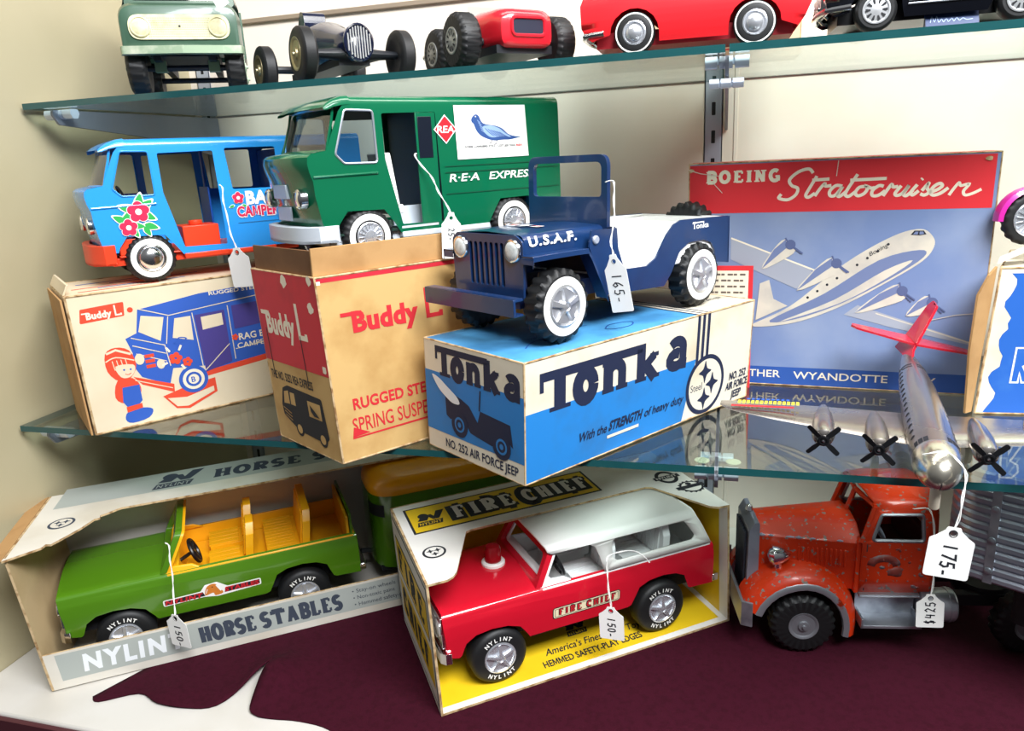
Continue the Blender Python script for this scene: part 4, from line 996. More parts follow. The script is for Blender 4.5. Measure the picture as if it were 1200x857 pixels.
m = window_carton(FB, [(0, 0), (2.0, 0), (2.6, .3), (3.1, .9), (6.0, 7.6), (6.6, 7.8), (26.9, 7.8), (27.5, 7.4), (30.5, .7), (31.2, .15), (W, 0), (W, D), (0, D)], None, '')
sf = Surf(m, FB.face('top'))
def nlogo(sf, x, y, s, mi, mp):
    sf.poly([(x, y+.55*s), (x+.3*s, y+1.05*s), (x+.75*s, y+1.05*s), (x+.85*s, y+.8*s), (x+1.05*s, y+1.3*s), (x+1.45*s, y+1.3*s), (x+1.05*s, y+.5*s), (x+.75*s, y+.5*s), (x+.6*s, y+.8*s), (x+.45*s, y+.5*s)], mi)
    sf.disc(x+.35*s, y+1.0*s, .25*s, mi, 16)
    sf.poly([(x-.1*s, y), (x+1.1*s, y), (x+1.2*s, y+.42*s), (x, y+.42*s)], mi); sf.up(); sf.text('NYLINT', x+.02*s, y+.08*s, .26*s, mp, 1.05*s, .015, .1, track=.08); sf.k -= 1
sf.rect(1.1, 9.3, 22.3, 15.1, 5); sf.up(); sf.rect(1.35, 9.55, 22.05, 14.85, 4); sf.up()
nlogo(sf, 2.0, 10.6, 2.2, 5, 4)
sf.k = 3; sf.slab('FIRE', 5.6, 10.3, 3.5, 5, .5, .1, 7.3); sf.slab('CHIEF', 13.6, 10.3, 3.5, 5, .5, .1, 8.2); sf.k = 5
sf.slab('FIRE', 5.95, 10.8, 2.75, 1, .21, .32, 6.7); sf.slab('CHIEF', 13.95, 10.8, 2.75, 1, .21, .32, 7.6)
def steelmark(sf, x, y, r, mk, mb):
    sf.k = 1; sf.disc(x, y, r, mk, 28); sf.up(); sf.disc(x, y, r*.8, mb, 26); sf.up()
    for k in range(3):
        a = 2*PI*k/3+.5; cx, cy = x+r*.36*math.cos(a), y+r*.36*math.sin(a); q = r*.36
        sf.poly(smooth([(cx, cy+q), (cx+q*.28, cy+q*.28), (cx+q, cy), (cx+q*.28, cy-q*.28), (cx, cy-q), (cx-q*.28, cy-q*.28), (cx-q, cy), (cx-q*.28, cy+q*.28)], 2, True), mk)
steelmark(sf, 2.1, 5.2, 1.15, 5, 1)
sf.k = 1; sf.ring(30.2, 8.8, .85, 1.25, 5, 24, 1.3); sf.up(); sf.rect(28.6, 8.4, 31.8, 9.2, 5); sf.up(); sf.text('NYLINT', 28.9, 8.58, .5, 1, 2.6, .01)
sf.k = 1
sf.poly([(31.4+r*math.cos(2*PI*k/32), 5.5+r*math.sin(2*PI*k/32)) for k in range(32) for r in ((1.55 if k % 2 else 1.3),)], 5); sf.up(); sf.disc(31.4, 5.5, 1.1, 1, 24); sf.up(); sf.rect(29.6, 5.2, 33, 5.9, 5); sf.disc(31.4, 6.2, .35, 5, 12)
sf = Surf(m, FB.face('bottom'), 1+int(.22/.012))
sf.k = .24/.012
sf.poly([(0, 0), (W, 0), (W, .75), (0, .75)], 1); sf.rect(W-.9, 0, W, D, 1); sf.up()
nlogo(sf, 15.5, 5.0, 1.9, 5, 0)
def cursive(sf, t, x, y, h, mat, w): sf.text(t, x, y, h, mat, w, .012, .28)
cursive(sf, "America's Finest Steel Toys", 12.0, 3.2, 1.05, 5, 11.5); sf.text('HEMMED SAFETY-PLAY EDGES', 11.2, 1.55, .95, 5, 11.3, .02, .06)
sf = Surf(m, FB.face('right')); sf.k = -.24/.012; sf.rect(0, 0, 1.5, FB.h, 1)
sf = Surf(m, FB.face('left')); sf.rect(.4, .6, D-.4, FB.h-.6, 5); sf.up(); sf.rect(.6, .8, D-.6, FB.h-.8, 1); sf.up(); sf.poly([(1.5, 2.2), (D-1.0, 2.2), (D-1.0, 6.4), (1.5, 6.4)], 4); sf.poly([(1.5, 7.2), (D-1, 7.2), (D-1, 11.4), (1.5, 11.4)], 5); sf.up(); sf.poly([(1.7, 7.4), (D-1.2, 7.4), (D-1.2, 11.2), (1.7, 11.2)], 4); sf.up()
sf.slab('FIRE', 2.2, 7.9, 2.7, 5, .34, .2, D-4.6); sf.slab('CHIEF', 2.2, 3.0, 2.7, 5, .34, .2, D-4.6)
tag(m.build('display_carton', [yel, CWHITE, KEDGE, CWHITE, yel, inkn], recalc=False), 'open yellow and white display carton holding the red and white fire truck', 'box')

NB = Carton((-63.6, -9.7), (-7.3, 12.3), (46.5, 34.0), 15.2, ZF+.17, (-.8, -.9))
W, D = NB.lc, NB.la; ngr = M('carton_warm_white', 'DAD5C9', .6, col2='CBC3B2', scale=12); nband = M('print_silver_grey', 'AAB0AA', .6); nin = M('carton_inside_grey', 'C9C4BC', .7)
m = window_carton(NB, [(0, -.5), (1.6, .3), (2.9, .9), (3.1, 1.5), (3.6, 1.3), (4.6, 2.6), (5.6, 4.0), (6.4, 5.6), (6.9, 5.7), (6.8, 6.3), (7.4, 6.6), (8.2, 7.2), (8.6, 7.4), (52, 7.2), (56, 3), (W, 0), (W, D), (0, D)], None, '', 4.1)
sf = Surf(m, NB.face('top')); sf.rect(1.4, 10.2, W-1.4, 15.6, 4); sf.up()
nlogo(sf, 11.3, 10.7, 3.3, 5, 4); sf.k = 2; sf.slab('HORSE', 17.4, 11.3, 2.5, 5, .27, .1, 9.9); sf.slab('STABLES', 28.6, 11.3, 2.5, 5, .27, .1, 13)
steelmark(sf, 3.3, 6.0, 1.25, 5, 1)
sf = Surf(m, NB.face('front')); sf.rect(1.2, .85, W-1, 3.85, 4); sf.up()
sf.text('NYLINT', 3.3, 1.45, 1.85, 6, 9.4, .05, .12, track=.1)
sf.slab('HORSE', 14.3, 1.35, 1.85, 5, .27, .08, 5.6); sf.slab('STABLES', 20.4, 1.35, 1.85, 5, .27, .08, 8.7)
for i, t in enumerate(('• Stay-on wheels', '• Non-toxic paint', '• Hemmed safety-play edges')): sf.text(t, 30.4, 2.95-i*.85, .5, 5, (4.9, 4.7, 8.)[i], .0)
nbx = m.build('display_carton', [nin, ngr, KEDGE, M('board_inside_tan', 'C2AA80', .8, col2='B39A70', scale=14), nband, M('print_slate_ink', '3A4250', .7), cwt], recalc=False)
tag(nbx, 'long open grey and white display carton holding the green truck', 'box')
P = NB.corners(); m = MB(); slab_on(m, P[7]+Vector((-.1, 0, 0)), (P[4]-P[7])*1.01, Vector((-1.5, -1.0, -.5)), .22, (0, 0, -1)); m.build('flap', KRAFT, nbx, bevel=.03)

# ---------------------------------------------------------------- the blue jeep
def jeep(root):
    P = M('paint_navy_blue', '15335F', .28, coat=.45, col2='132D56', scale=30); PD = M('paint_navy_dark', '14224A', .5); WH = M('tub_white', 'F2F1EE', .35, coat=.2)
    # tub sides
    out = [(-4.2, 7.2), (-4.5, 8.55), (-7.6, 8.45), (-7.75, 6.7), (-8.4, 5.1), (-8.9, 4.85), (-11.6, 4.75), (-12.8, 5.3), (-14.4, 7.2), (-15.4, 8.0), (-16.4, 8.3), (-24.1, 8.05), (-24.25, 3.5), (-22.0, 3.8), (-21.9, 4.9), (-21.2, 5.8), (-20, 6.15), (-17.7, 6.15), (-16.3, 5.5), (-15, 3.6), (-14.0, 2.6), (-6.0, 3.0)]
    out = rp(out, [.2, .1, .1, .4, .5, .3, .4, .5, .9, .5, .3, .25, .3, .2, .5, .5, .4, .5, .5, .4, .2, .2], 4)
    m = MB()
    for s in (1, -1):
        m.prism(out, lambda u, v, w, s=s: (u, s*(5.35-w), v), .18)
    m.box(-24.3, -24.05, -5.35, 5.35, 3.5, 8.0)
    sf = Surf(m, lambda u, v, o: (-u, 5.35+o, v)); sf.slab('T', 18.2, 7.3, .62, 1, .2, .1, .55); sf.text('onka', 18.75, 7.3, .5, 1, 2.0, .02); sf.rect(18.2, 7.78, 20.0, 7.9, 1)
    m.build('tub', [P, CARD], root, bevel=.05, recalc=False)
    # hood with rolled edges
    sec = Sec([(4.45, 6.9), (4.42, 8.0)]+[(3.75+.66*math.cos(math.radians(a)), 8.05+.68*math.sin(math.radians(a))) for a in (10, 30, 50, 70, 88)]+[(2., 8.82), (0, 8.9)])
    m = MB(); L = sec.L
    m.sheet([(2.05, 0), (-7.5, 0), (-7.5, L), (2.05, L)], lambda x, t: (x, sec.at(t)[0]*(1 if x < 2 else 1-.01*(x-2)), sec.at(t)[1]+.05*(1-((x+2)/5.5)**2)), (), [1.0, 0., -4.], sec.cuts())
    sf = Surf(m, sec.side(1), 8); sf.text('U.S.A.F.', -1.7, 7.88, .72, 1, 5.3, .035, .2, track=.06)
    sf = Surf(m, lambda u, v, o: (u, v, 8.96+o)); st = [(-2.2+.75*(1 if k % 2 == 0 else .4)*math.cos(2*PI*k/10), .75*(1 if k % 2 == 0 else .4)*math.sin(2*PI*k/10)) for k in range(10)]
    sf.poly([(-2.6, -1.9), (-1.8, -1.9), (-1.8, 1.9), (-2.6, 1.9)], 1); sf.up(); sf.poly([(-2.35, -1.8), (-2.05, -1.8), (-2.05, 1.8), (-2.35, 1.8)], 2); sf.up(); sf.disc(-2.2, 0, .95, 0, 24); sf.up(); sf.poly(st, 1)
    m.build('hood', [P, CARD, M('decal_red', 'D0202C', .4)], root, recalc=False, angle=50)
    # grille plate with seven slots
    m = MB(); slots = [rp([(y-.2, 4.6), (y+.2, 4.6), (y+.2, 8.1), (y-.2, 8.1)], .18, 3) for y in (-1.95, -1.3, -.65, 0, .65, 1.3, 1.95)]
    m.prism(rp([(-4.25, 3.7), (4.25, 3.7), (4.4, 6.5), (4.42, 8.3), (3.6, 8.75), (-3.6, 8.75), (-4.42, 8.3), (-4.4, 6.5)], [.2, .2, .5, .7, .8, .8, .7, .5], 4), lambda u, v, w: (2.25-w, u, v), .22, 0, slots)
    m.box(1.6, 1.7, -4, 4, 4, 8.4, 1)  # dark plate stands in for the shade behind the slots
    m.build('grille', [P, PD], root, bevel=.04)
    for s in (1, -1):
        h = MB(); h.lathe([(.95, -.3), (.95, .1), (.88, .2), (.78, .16)], 26, 'x', (2.25, s*3.25, 7.55), 1); h.lathe([(.78, .12), (.7, .2), (.45, .26), (.02, .28)], 26, 'x', (2.25, s*3.25, 7.55), 0)
        h.build('headlight', [M('lamp_white', 'E6E8E6', .25, col2='C9CFCB', scale=300), CHROME], root, recalc=False)
    m = MB(); m.prism(rp([(-5.7, 2.95), (5.7, 2.95), (5.7, 4.3), (-5.7, 4.3)], .12), lambda u, v, w: (4.6-w, u, v), .22); m.box(3.6, 4.5, -5.65, 5.65, 4.1, 4.3); m.box(3.6, 4.5, -5.65, 5.65, 2.95, 3.1); m.build('bumper', P, root, bevel=.07)
    # fenders
    for s in (1, -1):
        f = MB(); path = smooth([(2.35, 6.75), (2.3, 7.15), (1.8, 7.25), (-3.2, 7.22), (-3.9, 7.0), (-4.6, 5.8), (-6.1, 2.9)], 4)
        f.loft([[(x, s*4.3, z), (x, s*5.6, z), (x, s*5.65, z-.05), (x, s*5.65, z-.42), (x, s*5.55, z-.42), (x, s*5.55, z-.16), (x, s*4.3, z-.16)] for x, z in path]); f.build('fender', P, root, bevel=.03)
    # windshield frame
    m = MB()
    m.prism(rp([(-4.75, 8.4), (4.75, 8.4), (4.75, 14.45), (-4.75, 14.45)], [.2, .2, 1.0, 1.0], 6), lambda u, v, w: (-7.0-.03*(v-8)-w, u, v), .4, 0, [rp([(-4.1, 11.0), (4.1, 11.0), (4.1, 13.85), (-4.1, 13.85)], [.4, .4, .6, .6], 5)])
    m.build('windshield_frame', P, root, bevel=.1, seg=3)
    m = MB(); m.lathe([(.36, 0), (.36, .12), (.28, .2), (.02, .22)], 16, 'y', (-4.9, 5.35, 7.75)); m.build('rivet', STEEL, root)
    # white interior: floor, wheel boxes, seat, rims
    m = MB(); ins = rp([(-7.9, 4.5), (-12.6, 4.5), (-14.5, 7.2), (-16.4, 8.28), (-23.95, 8.03), (-23.95, 4.4), (-7.9, 4.4)], .2)
    for s in (1, -1): m.prism([(-7.8, 4.5), (-11.6, 4.6), (-12.8, 5.25), (-14.5, 7.15), (-16.4, 8.25), (-23.95, 8.0), (-23.95, 4.4), (-7.8, 4.4)], lambda u, v, w, s=s: (u, s*(5.14-w), v), .12)
    m.box(-24, -7.6, -5.1, 5.1, 4.3, 4.5); m.box(-24.02, -23.8, -5.1, 5.1, 4.4, 8.0)
    for s in (1, -1): m.box(-23.9, -16.4, s*5.1 if s < 0 else 4.0, -4.0 if s < 0 else 5.1, 4.5, 7.95)
    m.box(-23.9, -22.6, -4, 4, 4.5, 7.95)
    m.hexa([(-15.6, -4.9, 4.5), (-12.4, -4.9, 4.5), (-12.4, 4.9, 4.5), (-15.6, 4.9, 4.5), (-15.6, -4.9, 6.1), (-12.7, -4.9, 6.1), (-12.7, 4.9, 6.1), (-15.6, 4.9, 6.1)])
    m.hexa([(-16.4, -4.9, 4.5), (-15.5, -4.9, 4.5), (-15.5, 4.9, 4.5), (-16.4, 4.9, 4.5), (-17.0, -4.9, 8.1), (-16.4, -4.9, 8.1), (-16.4, 4.9, 8.1), (-17.0, 4.9, 8.1)])
    m.build('interior', WH, root, bevel=.12)
    m = MB(); m.box(-7.9, -7.55, -4.9, 4.9, 4.5, 8.5); m.box(-23.5, 1.9, -3.4, 3.4, 2.9, 4.3); m.box(1.9, 4.0, -2.8, -2.2, 3.2, 3.9); m.box(1.9, 4.0, 2.2, 2.8, 3.2, 3.9); m.tube([(-.7, -4.5, 2.75), (-.7, 4.5, 2.75)], .25); m.tube([(-19, -4.5, 2.75), (-19, 4.5, 2.75)], .25); m.build('chassis', PD, root)
    w = wheel(root, (-.65, 4.9, 3.0), 3.0, 2.0, 'five', .56, (.57, .79), 20, 1, hubm=M('hub_nickel', 'D2D3D6', .34, .8), depth=.09)
    copy_part(w, root, (-19.0, 4.9, 3.0)); copy_part(w, root, (-.65, -4.9, 3.0), PI); copy_part(w, root, (-19.0, -4.9, 3.0), PI)
    s = copy_part(w, root, (-24.65, .3, 6.3), PI/2); s.name = 'spare_wheel'
jr = thing('toy_jeep', 'navy blue toy jeep with white interior standing on the cream and blue carton', 'toy jeep', rootloc((-12.45, -1.46, 10.32), -123, 5.9), -123)
jeep(jr)

# ---------------------------------------------------------------- red fire chief truck and green pickup
def utility(root, col, trim, kind):
    P = M('paint_'+kind, col, .22, coat=.6); T = trim
    sec = Sec([(5.3, 3.5), (5.5, 5.2), (5.62, 6.6), (5.62, 7.9), (5.5, 8.25), (5.52, 8.55), (5.38, 8.8), (5.1, 8.95), (4.4, 9.02), (2.0, 9.2), (0, 9.28)])
    tr = sec.tz(8.95)
    bot = [(5.35, 8.6), (5.3, 7.5), (5.15, 6.2), (5.0, 4.3), (3.9, 4.0), (3.65, 4.2), (3.2, 5.4), (2.2, 6.05), (.6, 6.25), (-1.0, 6.1), (-2.3, 5.6), (-3.0, 4.6), (-3.3, 4.1), (-14.2, 4.05), (-14.6, 4.2), (-15.5, 6.1), (-16.6, 6.6), (-18.3, 6.75), (-19.8, 6.55), (-20.9, 6.0), (-21.5, 4.4), (-21.8, 4.2), (-24.6, 4.05), (-24.5, 8.7)]
    near = sec.near(bot); L = sec.L; far = sec.far(bot)
    outer = [(5.3, tr)]+near+[(-24.4, tr), (-4.2, tr), (-4.6, sec.tz(9.1)), (-4.9, L/2), (-4.6, L-sec.tz(9.1)), (-4.2, L-tr), (-24.4, L-tr)]+far[::-1]+[(5.3, L-tr), (5.35, L-sec.tz(9.1)), (5.4, L/2), (5.35, sec.tz(9.1))]
    m = MB(); m.sheet(outer, sec.map(), (), [0, -4, -10, -18], sec.cuts())
    prints = [P]
    sf = Surf(m, sec.side(1), 3)
    if kind == 'fire_red':
        pl = M('plate_cream', 'E9DDB8', .4); prints += [pl, INK, M('plate_red', 'C51F2A', .4)]
        sf.poly(rp([(5.7, 5.3), (13.2, 5.35), (13.2, 6.62), (5.7, 6.57)], .3), 2); sf.up(); sf.poly(rp([(5.78, 5.38), (13.12, 5.43), (13.12, 6.54), (5.78, 6.49)], .26), 1); sf.up()
        sf.stroke([(5.95, 5.5), (12.95, 5.55), (12.95, 6.4), (5.95, 6.36)], .05, 2, True)
        sf.slab('FIRE CHIEF', 6.25, 5.62, .76, 2, .4, .1, 6.5); sf.up(); sf.slab('FIRE CHIEF', 6.33, 5.68, .64, 3, .24, .26, 6.35)
        for x in (4.0, 11.2): pass
        gl = M('paint_red_line', '7E0F18', .4); prints.append(gl); sf.k = 2
    else:
        prints += [M('decal_white', 'F5F3EE', .4), INK, M('plate_red', 'C51F2A', .4), M('decal_horse', 'D07A2C', .45)]
        sf.poly(rp([(4.0, 5.35), (8.0, 5.45), (9.4, 5.2), (13.8, 5.45), (13.8, 6.25), (10.4, 6.2), (9.4, 6.95), (8.2, 6.85), (7.7, 6.2), (4.0, 6.1)], .2), 1); sf.up()
        sf.poly([(4.15, 5.48), (8.1, 5.56), (7.9, 6.08), (4.15, 5.98)], 2); sf.poly([(10.0, 5.48), (13.65, 5.58), (13.65, 6.12), (10.2, 6.08)], 2)
        sf.poly(smooth([(8.1, 5.6), (8.3, 6.5), (8.8, 6.8), (9.3, 6.7), (9.6, 6.1), (9.9, 5.5), (9.1, 5.35), (8.9, 5.75)], 3, True), 4); sf.up()
        sf.text('NYLINT', 4.2, 5.5, .5, 3, 3.6, .05, .15, track=.04); sf.text('STABLES', 10.05, 5.56, .52, 3, 3.5, .05, .1, track=.02); sf.stroke([(8.4, 6.3), (8.2, 5.8)], .07, 1); sf.disc(8.9, 6.45, .07, 2, 8); sf.stroke([(9.3, 6.6), (9.7, 5.8)], .14, 1)
    m.build('body', prints, root, recalc=False, angle=42)
    # front: nose plate, chrome grille, bumpers
    m = MB(); m.prism([(-5.3, 4.3), (5.3, 4.3), (5.6, 7.0), (5.4, 8.6), (4.5, 9.05), (-4.5, 9.05), (-5.4, 8.6), (-5.6, 7.0)], lambda u, v, w: (5.15-w, u, v), .15); m.build('nose_panel', P, root); m = MB(); m.prism([(-5.4, 4.1), (5.4, 4.1), (5.55, 8.6), (-5.55, 8.6)], lambda u, v, w: (-24.5+w, u, v), .15); m.build('rear_panel', P, root)
    m = MB(); m.box(5.15, 5.42, -4.9, 5.2, 5.3, 8.5)
    for k in range(5): m.box(5.4, 5.48, -3.6, 3.6, 5.6+.56*k, 5.85+.56*k)
    for s in (1, -1): m.lathe([(.9, .25), (.9, .45), (.7, .5), (.02, .55)], 20, 'x', (5.1, s*4.4, 7.2))
    m.build('grille', CHROME, root, bevel=.05)
    m = MB(); m.prism(rp([(5.3, -5.5), (5.65, -5.1), (5.75, 0), (5.7, 5.2), (5.3, 5.7), (4.7, 5.8), (4.7, 5.5), (5.2, 5.3), (5.3, 0), (5.2, -5.2), (4.7, -5.4), (4.7, -5.6)], .15), lambda u, v, w: (u, v, 3.9+w), 1.1); m.build('front_bumper', CHROME, root, bevel=.08)
    m = MB(); m.box(-25.2, -24.5, -5.6, 5.6, 4.3, 5.1); m.build('rear_bumper', CHROME, root, bevel=.1)
    # floor, tub, wells
    m = MB(); m.box(-24.2, 4.6, -3.6, 3.6, 3.6, 5.2); m.box(-14.2, -3.4, -5.2, 5.2, 3.9, 4.3); m.tube([(-.1, -4.3, 2.85), (-.1, 4.3, 2.85)], .25); m.tube([(-18.2, -4.3, 2.85), (-18.2, 4.3, 2.85)], .25); m.build('chassis', DARK, root)
    m = MB(); m.box(-24.2, -4.8, -5.1, 5.1, 6.6, 6.9); m.box(-24.3, -24.0, -5.2, 5.2, 6.8, 9.0)
    for s in (1, -1): m.box(-24.2, -4.8, s*5.35-.1, s*5.35+.1, 6.7, 8.85)
    # dash
    m.hexa([(-6.4, -5, 6.8), (-4.6, -5, 6.8), (-4.6, 5, 6.8), (-6.4, 5, 6.8), (-6.0, -4.9, 9.4), (-4.5, -4.9, 9.2), (-4.5, 4.9, 9.2), (-6.0, 4.9, 9.4)])
    for s in (1, -1): m.hexa([(-8.4, s*5.15-.15, 8.7), (-4.6, s*5.15-.15, 8.7), (-4.6, s*5.15+.15, 8.7), (-8.4, s*5.15+.15, 8.7), (-7.3, s*4.9-.15, 9.3), (-4.8, s*4.9-.15, 9.5), (-4.8, s*4.9+.15, 9.5), (-7.3, s*4.9+.15, 9.3)])
    m.build('interior', T, root, bevel=.12)
    def seat(x0, y0, y1, zt, name):
        q = MB(); n = max(3, int((y1-y0)/.75)); w = (y1-y0)/n
        q.box(x0-.4, x0+3.4, y0, y1, 6.9, 8.0)
        for k in range(n): q.box(x0+.3, x0+3.5, y0+k*w+.06, y0+(k+1)*w-.06, 8.0, 8.2)
        pr = [(0, 7.2), (.9, 7.2), (.25, zt-.5), (-.05, zt), (-.55, zt), (-.75, zt-.6)]
        q.prism(rp([(y0, 7.2), (y1, 7.2), (y1-.15, zt-1.2), (y1-.8, zt), (y0+.8, zt), (y0+.15, zt-1.2)], .25, 3), lambda u, v, t: (x0-.1-.12*(v-7.2)-t, u, v), .8)
        for k in range(1, n-1): q.box(0, 0, 0, 0, 0, 0) if False else q.prism([(y0+k*w+.08, 8.2), (y0+(k+1)*w-.08, 8.2), (y0+(k+1)*w-.08, zt-.5), (y0+k*w+.08, zt-.5)], lambda u, v, t: (x0+.05-.12*(v-7.2)-t, u, v), .2)
        q.build(name, T, root, bevel=.1)
    if kind == 'fire_red':
        seat(-12.2, .9, 4.5, 11.5, 'front_seat'); seat(-12.2, -4.5, -.9, 11.5, 'front_seat'); seat(-18.6, -4.6, 4.6, 11.5, 'rear_seat')
    else:
        seat(-12.4, .6, 4.3, 12.0, 'front_seat'); seat(-12.4, -4.3, -.6, 12.0, 'front_seat'); seat(-18.4, -4.6, 4.6, 12.3, 'rear_seat')
        m = MB(); m.prism(rp([(-5.2, 6.9), (5.2, 6.9), (5.2, 11.3), (-5.2, 11.3)], .25), lambda u, v, w: (-23.9-w, u, v), .25); m.build('tailgate', P, root, bevel=.05)
        m = MB(); m.prism(rp([(-5., 6.9), (5., 6.9), (5., 10.9), (-5., 10.9)], .25), lambda u, v, w: (-23.5-w, u, v), .3); m.build('tailgate_liner', T, root, bevel=.05)
    st = MB(); st.tube([(-7.6+.45*math.sin(a), 2.7+1.35*math.cos(a), 9.6+1.2*math.sin(a)) for a in [2*PI*k/24 for k in range(24)]], .2, 8, closed=True)
    for a in (.5, 2.6, 4.7): st.tube([(-7.5, 2.7, 9.6), (-7.6+.45*math.sin(a), 2.7+1.35*math.cos(a), 9.6+1.2*math.sin(a))], .16, 6)
    st.tube([(-7.5, 2.7, 9.6), (-5.6, 2.7, 8.6)], .2, 6); st.build('steering_wheel', PBLACK, root)
    # windshield frame
    top = 12.35 if kind == 'fire_red' else 12.9
    def wmap(u, v, w):
        k = (v-9.)/3.4; return (-4.2-1.75*k-w, u*(1-.1*k), v)
    m = MB(); hole = rp([(-4.65, 9.4), (4.65, 9.4), (4.5, top-.55), (-4.5, top-.55)], .5, 4)
    m.prism(rp([(-5.25, 8.9), (5.25, 8.9), (5.25, top), (-5.25, top)], [.1, .1, .7, .7]), wmap, .65, 0, [hole]); m.build('windshield_frame', P, root, bevel=.08)
    m = MB(); m.prism(rp([(-5.2, 8.9), (5.2, 8.9), (5.2, top-.1), (-5.2, top-.1)], [.1, .1, .7, .7]), lambda u, v, w: (wmap(u, v, .67+w)), .3, 0, [rp([(-4.45, 9.5), (4.45, 9.5), (4.3, top-.75), (-4.3, top-.75)], .5, 4)]); m.build('windshield_liner', T, root, bevel=.06)
    if kind == 'fire_red':
        rs = Sec([(5.45, 8.9), (5.3, 9.9), (5.0, 11.75), (4.9, 12.1)]+[(4.25+.6*math.cos(math.radians(a)), 12.15+.55*math.sin(math.radians(a))) for a in (15, 35, 55, 75)]+[(3.4, 12.8), (1.8, 12.92), (0, 12.98)])
        side = [(-5.7, 12.2), (-6.1, 12.0), (-10.2, 11.98), (-10.8, 11.6), (-11.1, 10.8), (-11.6, 8.95), (-24.2, 8.95), (-23.3, 11.0), (-22.7, 12.1)]
        nr = rs.near(side); fr = rs.far(side); mid = rs.L/2
        rw = rp([(-12.7, 11.98), (-21.2, 11.9), (-22.3, 10.15), (-21.9, 9.75), (-13.1, 9.7), (-12.5, 10.2)], [.6, .6, .5, .3, .4, .4], 4)
        dw = []
        m = MB(); m.sheet(nr+[(-22.2, rs.tz(12.7)), (-21.9, mid), (-22.2, rs.L-rs.tz(12.7))]+fr[::-1]+[(-5.5, rs.L-rs.tz(12.7)), (-5.4, mid), (-5.5, rs.tz(12.7))], rs.map(), [rs.near(rw), rs.far(rw)], [-10, -16], rs.cuts())
        # rear frame
        def rmap(u, v, w): k = (v-8.95)/4.; return (-24.2+1.9*k-.0-w, u*(1-.12*k), v)
        m.prism(rp([(-5.4, 8.95), (5.4, 8.95), (5.2, 12.75), (-5.2, 12.75)], .5), rmap, -.15, 0, [rp([(-4.6, 9.8), (4.6, 9.8), (4.3, 12.0), (-4.3, 12.0)], .5)])
        ro = m.build('roof', WHITE, root, solid=.22, recalc=False, angle=50)
        m = MB(); m.lathe([(1.2, 0), (1.2, .35), (1.05, .5), (.85, .5)], 28, 'z', (-2.1, -.6, 9.15), 0); m.lathe([(.85, .45), (.85, 1.7), (.7, 2.1), (.4, 2.3), (.02, 2.35)], 28, 'z', (-2.1, -.6, 9.15), 1)
        m.build('beacon', [WHITE, M('beacon_red', '8E0E18', .12, coat=.5)], root, recalc=False)
    lt = 'NYLINT'
    w = wheel(root, (-.05, 4.5, 2.88), 2.88, 2.15, 'mag', .56, None, 0, 1, letters=lt)
    copy_part(w, root, (-18.2, 4.5, 2.88)); copy_part(w, root, (-.05, -4.5, 2.88), PI); copy_part(w, root, (-18.2, -4.5, 2.88), PI)
fr = thing('fire_truck', 'red toy fire chief truck with white roof inside the yellow display carton', 'toy truck', rootloc((-19.73, .31, ZF+.42), -142, 5.6), -142)
utility(fr, 'C8152A', M('interior_white', 'EDEFEF', .35), 'fire_red')
gt = thing('toy_pickup', 'open green toy pickup with yellow seats inside the grey display carton', 'toy truck', rootloc((-58.7, -4.4, ZF+.42), -143, 5.6), -143)
utility(gt, '4C7C14', M('interior_yellow', 'F3AE14', .35), 'lime_green')

# green horse trailer behind the pickup
def horse_trailer(root):
    P = MATS['paint_lime_green']; Y = M('trailer_orange_yellow', 'F7A30E', .25, coat=.5)
    def plan(hw, x0, x1, r): return rp([(x0, -hw), (x1, -hw), (x1, hw), (x0, hw)], [1.2, r, r, 1.2], 10)
    m = MB(); m.prism(plan(4.9, -19.5, 0, 3.4), lambda u, v, w: (u, v, 3.3+w), 9.0)
    sf = Surf(m, lambda u, v, o: (-u, 4.9+o, v)); sf.rect(4.0, 9.2, 17, 10.6, 1)
    
    def cor(u, v, o):      # round the near front corner
        q = plan(4.9+o, -19.5-o, o, 3.4)[22:33]; k = max(0, min(9.999, u*10)); i = int(k); a, b = Vector(q[i]), Vector(q[i+1]); p = a+(b-a)*(k-i); return (p.x, p.y, v)
    sf = Surf(m, cor, 3); sf.poly([(.05, 9.7), (.62, 9.7), (.62, 11.2), (.05, 11.2)], 1, (), [.1*k for k in range(1, 7)])
    m.build('body', [P, DARK], root, recalc=False, angle=40)
    m = MB(); rings = []
    for k, (z, d) in enumerate(((12.25, 0), (12.6, 0), (13.2, .15), (13.8, .55), (14.2, 1.2), (14.45, 2.2), (14.5, 3.4))):
        rings.append([(x, y, z) for x, y in plan(4.9-d, -19.5+d, -d, max(.6, 3.4-d*.75))])
    m.loft(rings); m.build('roof', Y, root, angle=60)
    m = MB(); m.tube([(-.2, 0, 3.6), (1.2, 0, 3.9)], .3, 8); m.box(-19, -.5, -4, 4, 2.8, 3.4); m.build('hitch', DARK, root)
    w = wheel(root, (-11.5, 4.2, 2.4), 2.4, 1.6, 'mag', .56); copy_part(w, root, (-11.5, -4.2, 2.4), PI)
a_ = math.radians(-143); ft = Vector((math.cos(a_), math.sin(a_)))
ro_ = Vector(rootloc((-58.7, -4.4, ZF+.42), -143, 5.3))
ht = thing('horse_trailer', 'green horse trailer with orange-yellow domed roof behind the pickup', 'toy trailer', (ro_.x-ft.x*26.7, ro_.y-ft.y*26.7, ZF+.42), -143)
horse_trailer(ht)

